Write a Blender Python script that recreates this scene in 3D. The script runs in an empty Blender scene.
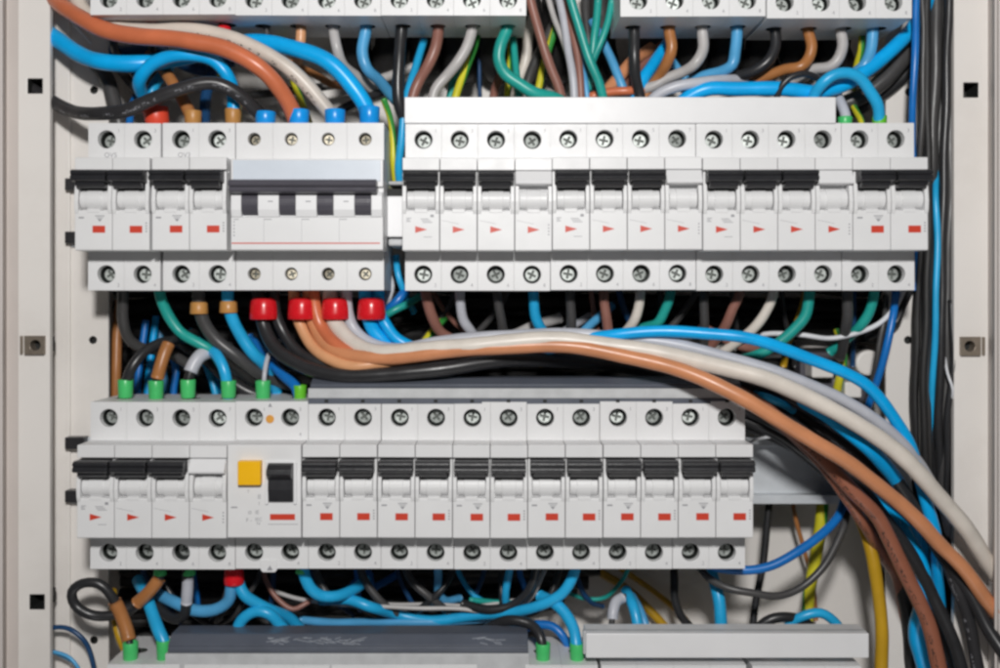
import bpy, bmesh, math, random
from mathutils import Vector, Matrix
random.seed(7)
S = bpy.context.scene
COL = S.collection

# ------------------------------------------------------------------ camera, light, exposure
MM = 0.001
D = 500.0            # camera to the terminal-face plane, millimetres
K = 0.4834           # millimetres per photo pixel on that plane
CX, CY = 495.0, 300.0  # photo pixel the lens axis passes through

def W(px, py, d=0.0):
    """photo pixel + depth behind the terminal faces (mm) -> world point (mm)"""
    s = (D + d) / D
    return Vector(((px - CX) * K * s, d, (CY - py) * K * s))

cam_d = bpy.data.cameras.new('camera')
cam = bpy.data.objects.new('camera', cam_d)
COL.objects.link(cam)
cam.location = (0, -D * MM, 0)
cam.rotation_euler = (math.radians(90), 0, 0)
cam_d.sensor_width = 36
cam_d.lens = 36 * D / (1000 * K)
cam_d.shift_x = 0.005
cam_d.shift_y = -0.034
cam_d.clip_start = 0.01
cam_d.clip_end = 20
cam_d.dof.use_dof = True
cam_d.dof.focus_distance = 0.49
cam_d.dof.aperture_fstop = 8.0
S.camera = cam
S.cycles.filter_width = 2.8

world = bpy.data.worlds.new('World')
S.world = world
world.use_nodes = True
bg = world.node_tree.nodes['Background']
bg.inputs[0].default_value = (0.95, 0.97, 1.0, 1)
bg.inputs[1].default_value = 0.03

def lamp(name, kind, loc, energy, size, rot=(0, 0, 0), col=(1, 1, 1)):
    l = bpy.data.lights.new(name, kind)
    l.energy = energy
    l.color = col
    if kind == 'POINT':
        l.shadow_soft_size = size
    else:
        l.shape = 'DISK'
        l.size = size
    o = bpy.data.objects.new(name, l)
    COL.objects.link(o)
    o.location = loc
    o.rotation_euler = rot
    return o

lamp('camera_flash', 'POINT', (0.004, -0.62, 0.20), 14.8, 0.028, col=(1.0, 0.985, 0.965))
lamp('fill_lamp', 'AREA', (0.10, -0.75, -1.1), 1.6, 0.7, rot=Vector((-0.1, 0.75, 1.1)).to_track_quat('-Z', 'Y').to_euler(), col=(1, 0.98, 0.96))  # unseen fill added from below to lift the undersides

S.view_settings.view_transform = 'Standard'
S.view_settings.look = 'None'
S.view_settings.exposure = 0.0
S.view_settings.gamma = 1.0

# ------------------------------------------------------------------ materials
MATS = {}
def srgb(r, g, b):
    f = lambda c: (c / 255 / 12.92) if c / 255 <= 0.04045 else ((c / 255 + 0.055) / 1.055) ** 2.4
    return (f(r), f(g), f(b))

def mat(name, rgb, rough=0.4, metal=0.0, var=0.06, scale=60.0, bump=0.0, bump_scale=900.0, grime=0.0, spec=0.5):
    if name in MATS:
        return MATS[name]
    m = bpy.data.materials.new(name)
    m.use_nodes = True
    nt = m.node_tree
    p = nt.nodes['Principled BSDF']
    p.inputs['Roughness'].default_value = rough
    p.inputs['Metallic'].default_value = metal
    p.inputs['Specular IOR Level'].default_value = spec
    geo = nt.nodes.new('ShaderNodeNewGeometry')
    n = nt.nodes.new('ShaderNodeTexNoise')
    n.inputs['Scale'].default_value = scale
    n.inputs['Detail'].default_value = 5
    nt.links.new(geo.outputs['Position'], n.inputs['Vector'])
    r = nt.nodes.new('ShaderNodeValToRGB')
    r.color_ramp.elements[0].position = 0.3
    r.color_ramp.elements[1].position = 0.7
    r.color_ramp.elements[0].color = tuple(c * (1 - var) for c in rgb) + (1,)
    r.color_ramp.elements[1].color = tuple(min(1, c * (1 + var)) for c in rgb) + (1,)
    nt.links.new(n.outputs['Fac'], r.inputs['Fac'])
    last = r.outputs['Color']
    if grime > 0:
        n2 = nt.nodes.new('ShaderNodeTexNoise')
        n2.inputs['Scale'].default_value = scale * 0.35
        n2.inputs['Detail'].default_value = 8
        n2.inputs['Roughness'].default_value = 0.7
        nt.links.new(geo.outputs['Position'], n2.inputs['Vector'])
        r2 = nt.nodes.new('ShaderNodeValToRGB')
        r2.color_ramp.elements[0].position = 0.52
        r2.color_ramp.elements[1].position = 0.78
        r2.color_ramp.elements[0].color = (0, 0, 0, 1)
        r2.color_ramp.elements[1].color = (grime, grime, grime, 1)
        nt.links.new(n2.outputs['Fac'], r2.inputs['Fac'])
        mx = nt.nodes.new('ShaderNodeMixRGB')
        mx.inputs['Color2'].default_value = (rgb[0] * 0.62, rgb[1] * 0.57, rgb[2] * 0.52, 1)
        nt.links.new(last, mx.inputs['Color1'])
        nt.links.new(r2.outputs['Color'], mx.inputs['Fac'])
        last = mx.outputs['Color']
    nt.links.new(last, p.inputs['Base Color'])
    # roughness breakup
    n3 = nt.nodes.new('ShaderNodeTexNoise')
    n3.inputs['Scale'].default_value = scale * 4
    n3.inputs['Detail'].default_value = 3
    nt.links.new(geo.outputs['Position'], n3.inputs['Vector'])
    mr = nt.nodes.new('ShaderNodeMapRange')
    mr.inputs['To Min'].default_value = max(0.05, rough - 0.09)
    mr.inputs['To Max'].default_value = min(1, rough + 0.09)
    nt.links.new(n3.outputs['Fac'], mr.inputs['Value'])
    nt.links.new(mr.outputs['Result'], p.inputs['Roughness'])
    if bump > 0:
        nb = nt.nodes.new('ShaderNodeTexNoise')
        nb.inputs['Scale'].default_value = bump_scale
        nb.inputs['Detail'].default_value = 3
        nt.links.new(geo.outputs['Position'], nb.inputs['Vector'])
        b = nt.nodes.new('ShaderNodeBump')
        b.inputs['Strength'].default_value = bump
        b.inputs['Distance'].default_value = 0.0003
        nt.links.new(nb.outputs['Fac'], b.inputs['Height'])
        nt.links.new(b.outputs['Normal'], p.inputs['Normal'])
    MATS[name] = m
    return m

def wire_mat(name, rgb, rough=0.38, rgb2=None, ink=None, band=(0.9, 1.0)):
    """insulation: UV.x = metres along the wire, UV.y = turn round it (0 faces the front)"""
    if name in MATS:
        return MATS[name]
    m = mat(name, rgb, rough + 0.05, 0.0, 0.10, 70.0, 0.05, 300.0, grime=0.08)
    nt = m.node_tree
    p = nt.nodes['Principled BSDF']
    link = p.inputs['Base Color'].links[0]
    base = link.from_socket
    if rgb2 or ink:
        uv = nt.nodes.new('ShaderNodeUVMap')
        sp = nt.nodes.new('ShaderNodeSeparateXYZ')
        nt.links.new(uv.outputs['UV'], sp.inputs['Vector'])
        def math_(op, a, b):
            n = nt.nodes.new('ShaderNodeMath'); n.operation = op
            for i, v in enumerate((a, b)):
                if isinstance(v, (int, float)): n.inputs[i].default_value = v
                else: nt.links.new(v, n.inputs[i])
            return n.outputs[0]
        if rgb2:                                   # a stripe that winds slowly round
            t = math_('ADD', sp.outputs['Y'], math_('MULTIPLY', sp.outputs['X'], 9.0))
            f = math_('GREATER_THAN', math_('FRACT', math_('ADD', t, 0.85), 0), 0.6)
            col2 = rgb2
        else:                                      # printed characters: short uneven dashes in one narrow band
            a = math_('GREATER_THAN', sp.outputs['Y'], band[0])
            b = math_('LESS_THAN', sp.outputs['Y'], band[1])
            cm = nt.nodes.new('ShaderNodeCombineXYZ')
            nt.links.new(math_('MULTIPLY', sp.outputs['X'], 900.0), cm.inputs[0])
            nt.links.new(math_('MULTIPLY', sp.outputs['Y'], 26.0), cm.inputs[1])
            nz = nt.nodes.new('ShaderNodeTexNoise'); nz.inputs['Scale'].default_value = 1.0
            nz.inputs['Detail'].default_value = 1.0
            nt.links.new(cm.outputs[0], nz.inputs['Vector'])
            cm2 = nt.nodes.new('ShaderNodeCombineXYZ')
            nt.links.new(math_('MULTIPLY', sp.outputs['X'], 110.0), cm2.inputs[0])
            nz2 = nt.nodes.new('ShaderNodeTexNoise'); nz2.inputs['Scale'].default_value = 1.0
            nt.links.new(cm2.outputs[0], nz2.inputs['Vector'])
            f = math_('MULTIPLY', math_('MULTIPLY', a, b), math_('GREATER_THAN', nz.outputs['Fac'], 0.53))
            f = math_('MULTIPLY', f, math_('GREATER_THAN', nz2.outputs['Fac'], 0.46 if name.startswith('dark_brown') else 0.50))
            col2 = ink
        mx = nt.nodes.new('ShaderNodeMixRGB')
        mx.inputs['Color2'].default_value = tuple(col2) + (1,)
        nt.links.new(base, mx.inputs['Color1'])
        nt.links.new(f, mx.inputs['Fac'])
        nt.links.new(mx.outputs['Color'], p.inputs['Base Color'])
    return m

WHITE = mat('white_plastic', (0.76, 0.76, 0.765), 0.42, 0, 0.02, 40, 0.08, 1500, grime=0.10)
NOSE = mat('white_smooth_plastic', (0.79, 0.79, 0.80), 0.38, 0, 0.02, 40, 0.05, 1500, grime=0.05)
BLACKP = mat('black_plastic', (0.022, 0.022, 0.025), 0.32, 0, 0.15, 80, 0.2, 2500)
HOLE = mat('cavity_shade', (0.012, 0.013, 0.012), 0.7)  # shade inside holes, put into the colour
WELL = mat('well_shade', (0.03, 0.036, 0.032), 0.6)  # shade deep in the screw wells, put into the colour
SCREW = mat('zinc_screw', (0.44, 0.47, 0.45), 0.5, 0.5, 0.15, 400, 0.3, 1500)
SCREWG = mat('brass_screw', (0.46, 0.42, 0.33), 0.5, 0.5, 0.15, 400, 0.3, 1500)
RED = mat('red_ink', srgb(205, 62, 40), 0.45)
INK = mat('grey_ink', (0.30, 0.30, 0.32), 0.5)
PALE = mat('pale_blue_panel', srgb(208, 216, 226), 0.35, 0, 0.03)
GREYP = mat('dark_grey_plastic', srgb(80, 78, 86), 0.36, 0, 0.08, 60, 0.15, 1500)
SLATE = mat('slate_grey_plastic', srgb(90, 95, 106), 0.38, 0, 0.10, 50, 0.15, 1200)
LIGHTG = mat('light_grey_plastic', (0.52, 0.53, 0.54), 0.45, 0, 0.10, 120, 0.15, 1500)
YELLOWB = mat('yellow_button', srgb(248, 188, 8), 0.4, 0, 0.03)
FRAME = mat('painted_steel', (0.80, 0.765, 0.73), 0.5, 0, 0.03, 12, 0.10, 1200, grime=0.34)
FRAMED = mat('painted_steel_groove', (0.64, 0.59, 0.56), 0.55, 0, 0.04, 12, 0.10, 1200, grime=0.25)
ZINC = mat('galvanised_rail', (0.62, 0.65, 0.68), 0.42, 0.1, 0.10, 60, 0.15, 900)
CLIPM = mat('bronze_clip', (0.30, 0.25, 0.20), 0.4, 0.5, 0.2)

C = dict(
    black=wire_mat('black_insulation', (0.026, 0.026, 0.028), 0.28),
    blackink=wire_mat('black_insulation_printed', (0.030, 0.029, 0.031), 0.28, ink=(0.22, 0.22, 0.24), band=(0.09, 0.16)),
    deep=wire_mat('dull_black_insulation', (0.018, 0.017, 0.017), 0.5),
    dgrey=wire_mat('dark_grey_insulation', (0.062, 0.060, 0.060), 0.33),
    blue=wire_mat('bright_blue_insulation', (0.003, 0.43, 0.92), 0.28),
    dblue=wire_mat('deep_blue_insulation', (0.008, 0.17, 0.55), 0.28),
    lblue=wire_mat('light_blue_insulation', (0.09, 0.38, 0.68), 0.30),
    sky=wire_mat('sky_blue_insulation', (0.02, 0.42, 0.78), 0.30),
    navy=wire_mat('navy_insulation', (0.012, 0.06, 0.16), 0.31),
    teal=wire_mat('teal_insulation', (0.018, 0.36, 0.31), 0.31),
    brown=wire_mat('brown_insulation', (0.29, 0.13, 0.10), 0.34),
    dbrown=wire_mat('dark_brown_insulation_printed', (0.30, 0.11, 0.065), 0.28, ink=(0.05, 0.03, 0.025), band=(0.05, 0.13)),
    terra=wire_mat('terracotta_insulation', (0.62, 0.17, 0.075), 0.28),
    orange=wire_mat('orange_brown_insulation', (0.42, 0.17, 0.055), 0.30),
    peach=wire_mat('peach_insulation', (0.72, 0.36, 0.18), 0.30),
    tan=wire_mat('tan_insulation', (0.64, 0.265, 0.125), 0.30),
    beige=wire_mat('beige_insulation', (0.74, 0.68, 0.61), 0.33),
    beigeink=wire_mat('beige_insulation_printed', (0.66, 0.59, 0.52), 0.33, ink=(0.12, 0.11, 0.10), band=(0.12, 0.20)),
    grey=wire_mat('grey_insulation', (0.50, 0.48, 0.47), 0.33),
    lgrey=wire_mat('pale_grey_insulation', (0.52, 0.53, 0.58), 0.33),
    white=wire_mat('white_insulation', (0.72, 0.73, 0.76), 0.30),
    ochre=wire_mat('ochre_insulation', (0.52, 0.30, 0.015), 0.31),
    yg=wire_mat('green_yellow_insulation', (0.68, 0.62, 0.03), 0.31, rgb2=(0.04, 0.30, 0.05)),
)
F = dict(
    blue=mat('blue_ferrule', (0.008, 0.33, 0.86), 0.3),
    green=mat('green_ferrule', (0.07, 0.55, 0.16), 0.34),
    lime=mat('lime_ferrule', (0.14, 0.55, 0.03), 0.36),
    red=mat('red_ferrule', (0.68, 0.012, 0.02), 0.26),
    orred=mat('orange_red_ferrule', (0.78, 0.075, 0.035), 0.4),
    brown=mat('brown_ferrule', (0.52, 0.25, 0.07), 0.4),
)

# ------------------------------------------------------------------ mesh helpers (millimetres in, metres out)
def obj(name, bm, mats, parent=None, bevel=0.0, smooth=False, loc=None, recalc=True):
    if recalc:
        bmesh.ops.remove_doubles(bm, verts=bm.verts, dist=0.002)
        bmesh.ops.recalc_face_normals(bm, faces=bm.faces)
    bmesh.ops.scale(bm, vec=(MM, MM, MM), verts=bm.verts)
    me = bpy.data.meshes.new(name)
    bm.to_mesh(me); bm.free()
    for m in (mats if isinstance(mats, (list, tuple)) else [mats]):
        me.materials.append(m)
    if smooth:
        for p in me.polygons: p.use_smooth = True
    o = bpy.data.objects.new(name, me)
    COL.objects.link(o)
    if parent: o.parent = parent
    if loc: o.location = loc
    if bevel > 0:
        b = o.modifiers.new('bevel', 'BEVEL')
        b.width = bevel * MM; b.segments = 2
        b.limit_method = 'ANGLE'; b.angle_limit = math.radians(40)
        b.use_clamp_overlap = True
    return o

def tag(o, label=None, cat=None, group=None, kind=None):
    if label: o['label'] = label
    if cat: o['category'] = cat
    if group: o['group'] = group
    if kind: o['kind'] = kind
    return o

def empty(name, loc_mm):
    o = bpy.data.objects.new(name, None)
    COL.objects.link(o)
    o.empty_display_size = 0.01
    o.location = Vector(loc_mm) * MM
    return o

def box(bm, x0, x1, y0, y1, z0, z1, mi=0):
    v = [bm.verts.new((x, y, z)) for x in (x0, x1) for y in (y0, y1) for z in (z0, z1)]
    for q in ((0, 1, 3, 2), (4, 6, 7, 5), (0, 4, 5, 1), (2, 3, 7, 6), (0, 2, 6, 4), (1, 5, 7, 3)):
        f = bm.faces.new([v[i] for i in q]); f.material_index = mi

def prism_x(bm, prof, x0, x1, mi=0):
    """profile [(y, z)] extruded along x"""
    a = [bm.verts.new((x0, y, z)) for y, z in prof]
    b = [bm.verts.new((x1, y, z)) for y, z in prof]
    n = len(prof)
    bm.faces.new(a).material_index = mi
    bm.faces.new(b[::-1]).material_index = mi
    for i in range(n):
        bm.faces.new((a[i], a[(i + 1) % n], b[(i + 1) % n], b[i])).material_index = mi

def prism_z(bm, prof, z0, z1, mi=0, closed=True):
    a = [bm.verts.new((x, y, z0)) for x, y in prof]
    b = [bm.verts.new((x, y, z1)) for x, y in prof]
    n = len(prof)
    if closed:
        bm.faces.new(a).material_index = mi
        bm.faces.new(b[::-1]).material_index = mi
    for i in range(n if closed else n - 1):
        bm.faces.new((a[i], a[(i + 1) % n], b[(i + 1) % n], b[i])).material_index = mi

def prism_y(bm, prof, y0, y1, mi=0):
    a = [bm.verts.new((x, y0, z)) for x, z in prof]
    b = [bm.verts.new((x, y1, z)) for x, z in prof]
    n = len(prof)
    bm.faces.new(a).material_index = mi
    bm.faces.new(b[::-1]).material_index = mi
    for i in range(n):
        bm.faces.new((a[i], a[(i + 1) % n], b[(i + 1) % n], b[i])).material_index = mi

def cyl_x(bm, x0, x1, cy, cz, r, n=20, mi=0):
    prism_x(bm, [(cy + r * math.cos(2 * math.pi * i / n), cz + r * math.sin(2 * math.pi * i / n)) for i in range(n)], x0, x1, mi)

def hole_face(bm, f, u0, u1, v0, v1, cu, cv, R, depth, n=28, square=False, mi_wall=0, mi_floor=1, floor=True, rim=0):
    """flat rectangle with a real hole of some depth; f(u, v, d) -> point"""
    ang = [2 * math.pi * i / n for i in range(n)]
    ang += [math.atan2(v - cv, u - cu) % (2 * math.pi) for u in (u0, u1) for v in (v0, v1)]
    if square: ang += [math.pi / 4 + i * math.pi / 2 for i in range(4)]
    ang = sorted(set(round(a, 6) for a in ang))
    outer, inner, low, mid = [], [], [], []
    for a in ang:
        c, s = math.cos(a), math.sin(a)
        t = min([((u1 if c > 0 else u0) - cu) / c if abs(c) > 1e-9 else 1e9, ((v1 if s > 0 else v0) - cv) / s if abs(s) > 1e-9 else 1e9])
        r = R / max(abs(c), abs(s)) if square else R
        outer.append(bm.verts.new(f(cu + t * c, cv + t * s, 0)))
        inner.append(bm.verts.new(f(cu + r * c, cv + r * s, 0)))
        low.append(bm.verts.new(f(cu + r * c, cv + r * s, depth)))
        if rim: mid.append(bm.verts.new(f(cu + r * c, cv + r * s, rim)))
    m = len(ang)
    for i in range(m):
        j = (i + 1) % m
        bm.faces.new((outer[i], outer[j], inner[j], inner[i])).material_index = 0
        if rim:
            bm.faces.new((inner[i], inner[j], mid[j], mid[i])).material_index = 0
            bm.faces.new((mid[i], mid[j], low[j], low[i])).material_index = 1
        else:
            bm.faces.new((inner[i], inner[j], low[j], low[i])).material_index = mi_wall
    if floor:
        bm.faces.new(low).material_index = mi_floor

def quad(bm, pts, mi=0):
    bm.faces.new([bm.verts.new(p) for p in pts]).material_index = mi

GLYPH = {}
def glyphs(bm, text, x, z, h, y, mi=0):
    """flat lettering, lower-left corner (x, z), cap height h, standing on the plane y (mm)"""
    if text not in GLYPH:
        cu = bpy.data.curves.new('lettering', 'FONT')
        cu.body = text; cu.size = 1.0; cu.resolution_u = 3
        o = bpy.data.objects.new('lettering', cu)
        COL.objects.link(o)
        dg = bpy.context.evaluated_depsgraph_get(); dg.update()
        me = bpy.data.meshes.new_from_object(o.evaluated_get(dg))
        GLYPH[text] = ([tuple(v.co) for v in me.vertices], [tuple(p.vertices) for p in me.polygons])
        bpy.data.objects.remove(o); bpy.data.curves.remove(cu); bpy.data.meshes.remove(me)
    vs, fs = GLYPH[text]
    k = h / 0.7
    nv = [bm.verts.new((x + a * k, y, z + b * k)) for a, b, c in vs]
    for q in fs:
        try: bm.faces.new([nv[i] for i in q]).material_index = mi
        except ValueError: pass

def copy_tree(o, parent=None):
    c = o.copy(); COL.objects.link(c)
    if parent: c.parent = parent
    for ch in list(o.children): copy_tree(ch, c)
    return c

# ------------------------------------------------------------------ the cabinet
cab = empty('electrical_cabinet', (0, 100, -330))
tag(cab, 'open beige grey steel cabinet whose frame, brackets and back plate carry everything', 'cabinet')
def cab_obj(name, bm, m, bevel=0.0):
    for v in bm.verts: v.co -= Vector((0, 100, -330))
    return obj(name, bm, m, cab, bevel)

ZT, ZB = 330.0, -330.0
xl_face = W(50, 0, 20).x          # inner edge of the left face
xr_face = W(954, 0, 20).x
bm = bmesh.new(); box(bm, xl_face - 14, xr_face + 14, 100, 101.5, ZB, ZT); cab_obj('back_panel', bm, FRAME)
bm = bmesh.new(); box(bm, xl_face - 14, xl_face - 12.6, 21.6, 99.9, ZB, ZT); cab_obj('side_wall', bm, FRAME)
bm = bmesh.new(); box(bm, xr_face + 12.6, xr_face + 14, 21.6, 99.9, ZB, ZT); cab_obj('side_wall', bm, FRAME)

def holed_strip(x0, x1, y, holes, R, square, thick, depth):
    """vertical sheet with holes at (x, z)"""
    bm = bmesh.new()
    f = lambda u, v, d: Vector((u, y + d, v))
    hs = sorted(holes, key=lambda h: h[1])
    cuts = [ZB] + [(hs[i][1] + hs[i + 1][1]) / 2 for i in range(len(hs) - 1)] + [ZT]
    for i, (hx, hz) in enumerate(hs):
        hole_face(bm, f, x0, x1, cuts[i], cuts[i + 1], hx, hz, R, depth, 20, square, 1, 1)
    for x in (x0, x1):
        quad(bm, [(x, y, ZB), (x, y, ZT), (x, y + thick, ZT), (x, y + thick, ZB)])
    return bm

hl = [W(35, 86, 20), W(36, 345, 20), W(37, 602, 20)]
hr = [W(971, 90, 20), W(969, 346, 20), W(971, 605, 20)]
xl_out, xr_out = W(18.5, 0, 20).x, W(988, 0, 20).x
cab_obj('frame_face', holed_strip(xl_out, xl_face, 20, [(h.x, h.z) for h in hl], 3.7, True, 3, 14), [FRAME, HOLE], 0.5)
cab_obj('frame_face', holed_strip(xr_face, xr_out, 20, [(h.x, h.z) for h in hr], 3.7, True, 3, 14), [FRAME, HOLE], 0.5)
# folded outer rims: a groove, then the lip
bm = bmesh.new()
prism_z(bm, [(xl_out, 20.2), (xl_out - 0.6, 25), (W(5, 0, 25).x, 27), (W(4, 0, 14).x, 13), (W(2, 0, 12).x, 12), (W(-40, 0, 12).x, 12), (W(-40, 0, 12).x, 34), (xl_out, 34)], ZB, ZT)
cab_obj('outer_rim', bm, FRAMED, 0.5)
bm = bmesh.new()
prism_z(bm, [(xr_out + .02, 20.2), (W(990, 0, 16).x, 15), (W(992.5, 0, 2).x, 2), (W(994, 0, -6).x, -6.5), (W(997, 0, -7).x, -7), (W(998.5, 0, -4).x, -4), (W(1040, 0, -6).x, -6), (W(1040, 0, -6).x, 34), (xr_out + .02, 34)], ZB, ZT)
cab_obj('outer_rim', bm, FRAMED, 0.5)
for h, s in ((hl[1], 1), (hr[1], -1)):
    bm = bmesh.new()
    f = lambda u, v, d: Vector((u, 17.6 + d, v))
    hole_face(bm, f, h.x - 4.9, h.x + 4.9, h.z - 4.7, h.z + 4.7, h.x + s * 0.6, h.z, 2.7, 6, 18, False, 0, 1)
    for a, b in (((-4.9, -4.7), (4.9, -4.7)), ((4.9, -4.7), (4.9, 4.7)), ((4.9, 4.7), (-4.9, 4.7)), ((-4.9, 4.7), (-4.9, -4.7))):
        quad(bm, [(h.x + a[0], 17.6, h.z + a[1]), (h.x + b[0], 17.6, h.z + b[1]), (h.x + b[0], 20.5, h.z + b[1]), (h.x + a[0], 20.5, h.z + a[1])])
    box(bm, h.x - s * 6.9 - .5, h.x - s * 6.9 + .5, 18.3, 20.5, h.z - 4.6, h.z + 4.6)
    cab_obj('cage_nut', bm, [CLIPM, HOLE], 0.3)
hl2 = [W(94, 90, 44), W(93, 340, 44), W(94, 640, 44)]
hr2 = [W(909, 92, 44), W(908, 340, 44), W(908, 640, 44)]
cab_obj('mounting_bracket', holed_strip(xl_face - 12.5, W(108.5, 0, 44).x, 44, [(h.x, h.z) for h in hl2], 2.1, False, 1.6, 4), [FRAME, HOLE], 0.3)
cab_obj('mounting_bracket', holed_strip(W(886, 0, 44).x, xr_face + 12.5, 44, [(h.x, h.z) for h in hr2], 2.1, False, 1.6, 4), [FRAME, HOLE], 0.3)

for a, b in ((xl_face - 12.5, W(70.5, 0, 43).x), (W(938, 0, 43).x, xr_face + 12.5)):
    bm = bmesh.new(); box(bm, a, b, 42.2, 43.9, ZB, ZT); cab_obj('side_fold', bm, FRAME, 0.5)

# ------------------------------------------------------------------ DIN rails
def rail(px0, px1, zc, label):
    bm = bmesh.new()
    x0, x1 = W(px0, 0, 40).x, W(px1, 0, 40).x
    t = 1.0
    y0 = 42.2
    prof = [(y0, 17.5), (y0, 12.9), (y0 + 6.5, 12.9), (y0 + 6.5, -12.9), (y0, -12.9), (y0, -17.5), (y0 + t, -17.5), (y0 + t, -13.9), (y0 + 7.5, -13.9), (y0 + 7.5, 13.9), (y0 + t, 13.9), (y0 + t, 17.5)]
    prism_x(bm, prof, 0, x1 - x0)
    o = empty('din_rail', (x0, 0, zc))
    obj('rail_strip', bm, ZINC, o, 0.25)
    for zz in (15.2, -12.5):
        bm = bmesh.new(); box(bm, -1.2, 9, y0 - 5, y0 + 1.8, zz - 3.4, zz + 2.9)
        obj('rail_end_shade', bm, BLACKP, o, 0.5)  # black blocks added for the shade on the rail ends
    tag(o, label, 'rail', 'mounting rails carrying the breaker rows')

ROWZ = {0: (300 - 15) * K + 40.4, 1: (300 - 206.5) * K, 2: (300 - 485) * K, 3: (300 - 665) * K - 40.4}
rail(69, 925, ROWZ[1], 'long galvanised rail behind the complete upper breaker row, its ends just showing')
rail(69, 848, ROWZ[2], 'galvanised rail of the lower breaker row, bare between the last breaker and the cables')

# ------------------------------------------------------------------ modular devices
def shoulder_block(bm, x0, x1, R, wires=True, zt=40.4, zb=-40.4, cxo=0.0, hz=32.6):
    """terminal block: front faces with screw wells, top and bottom faces with wire holes"""
    cx = (x0 + x1) / 2 + cxo
    ff = lambda u, v, d: Vector((u, d, v))
    hole_face(bm, ff, x0, x1, 20, zt, cx, hz, R, 9.5, rim=4.2)
    hole_face(bm, ff, x0, x1, zb, -20, cx, -hz, R, 9.5, rim=4.2)
    for zz, sgn in ((zt, 1), (zb, -1)):
        ft = lambda u, v, d: Vector((u, v, zz - sgn * d))
        hole_face(bm, ft, x0, x1, 0, 42, cx, 20, 3.9, 5.0, 20, False, 1, 1)
    for x in (x0, x1):
        quad(bm, [(x, 0, zb), (x, 0, zt), (x, 42, zt), (x, 42, zb)])
    quad(bm, [(x0, 42, zb), (x1, 42, zb), (x1, 42, zt), (x0, 42, zt)])

def screw_mesh(name, R, m):
    bm = bmesh.new()
    a, L = R * 0.17, R * 0.66
    plus = [(L, a), (a, a), (a, L), (-a, L), (-a, a), (-L, a), (-L, -a), (-a, -a), (-a, -L), (a, -L), (a, -a), (L, -a)]
    ang = [math.atan2(v, u) for u, v in plus]
    rim = [(R * math.cos(t), R * math.sin(t)) for t in ang]
    rim2 = [(R * .86 * math.cos(t), R * .86 * math.sin(t)) for t in ang]
    P = [bm.verts.new((u, 0, v)) for u, v in plus]
    P2 = [bm.verts.new((u * .9, 1.3, v * .9)) for u, v in plus]
    A = [bm.verts.new((u, 0, v)) for u, v in rim2]
    B = [bm.verts.new((u, 0.45, v)) for u, v in rim]
    B2 = [bm.verts.new((u, 3.0, v)) for u, v in rim]
    n = 12
    for i in range(n):
        j = (i + 1) % n
        bm.faces.new((P[i], P[j], A[j], A[i]))
        bm.faces.new((A[i], A[j], B[j], B[i]))
        bm.faces.new((B[i], B[j], B2[j], B2[i]))
        bm.faces.new((P[i], P2[i], P2[j], P[j]))
    bm.faces.new(P2).material_index = 1
    o = obj(name, bm, [m, mat('slot_shade', (0.12, 0.13, 0.12), 0.6)])
    me = o.data
    bpy.data.objects.remove(o)
    return me
SCREW_ME = screw_mesh('terminal_screw', 3.5, SCREW)
SCREW_BR = screw_mesh('terminal_screw_brass', 2.6, SCREWG)

def add_screw(parent, x, z, me, y=6.6):
    o = bpy.data.objects.new('terminal_screw', me)
    COL.objects.link(o); o.parent = parent
    o.location = (x * MM, (y + random.uniform(-1.3, .9)) * MM, z * MM)
    o.rotation_euler = (random.uniform(-.16, .16), random.uniform(0, 3.14), random.uniform(-.16, .16))
    return o

def toggle_bm(x0, x1, blank=False, la=.75, ra=.75):
    bm = bmesh.new()
    if blank:
        prism_x(bm, [(-11, 15.5), (-16.4, 15.5), (-19.6, 10.2), (-19.3, 9.2), (-18.4, 8.8), (-11, 8.8)], x0 + .4, x1 - .4)
        return bm
    prism_x(bm, [(-13, 15.0), (-22.4, 15.2), (-23.9, 14.6), (-24.3, 13.7), (-23.9, 13.0), (-23.3, 12.7), (-24.0, 12.3), (-24.5, 11.4), (-24.2, 10.4), (-23.2, 9.9), (-18, 9.6), (-13, 9.6)], x0 + la, x1 - ra)
    prism_x(bm, [(-13, 10.4), (-22.0, 10.4), (-21.2, 8.3), (-19.8, 7.3), (-13, 7.0)], x0 + la + 1.4, x1 - ra - 1.4)
    return bm

def nose_pole(bm, x0, x1):
    g = 0.16
    prism_x(bm, [(2, -21.7), (-15.6, -21.9), (-16, -21.5), (-16, -3.5), (-15.6, -3.1), (-11.5, -3.0), (-11.5, 15.6), (-16, 15.9), (-16, 21.3), (-15.7, 21.7), (2, 21.9)], x0 + g, x1 - g)
    xc = (x0 + x1) / 2
    cyl_x(bm, x0 + 2.3, x1 - 2.3, -11.6, 2.2, 4.6, 24)
    cyl_x(bm, xc - 3.4, xc + 3.4, -11.6, 2.0, 5.3, 24)
    box(bm, xc - 3.0, xc + 3.0, -16.3, -12, -4.1, -2.4)
    for a, b in ((x0 + g, x0 + 1.95), (x1 - 1.95, x1 - g)):
        prism_x(bm, [(-11, 15.0), (-16.2, 15.0), (-16.4, 8.0), (-16.9, 4.6), (-17.3, 1.2), (-16.9, -2.8), (-16.3, -4.6), (-11, -4.6)], a, b)

def tri(bm, x, z, w, h, y0, y1):
    prism_y(bm, [(x, z + h / 2), (x, z - h / 2), (x + w, z)], y0, y1)

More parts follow.
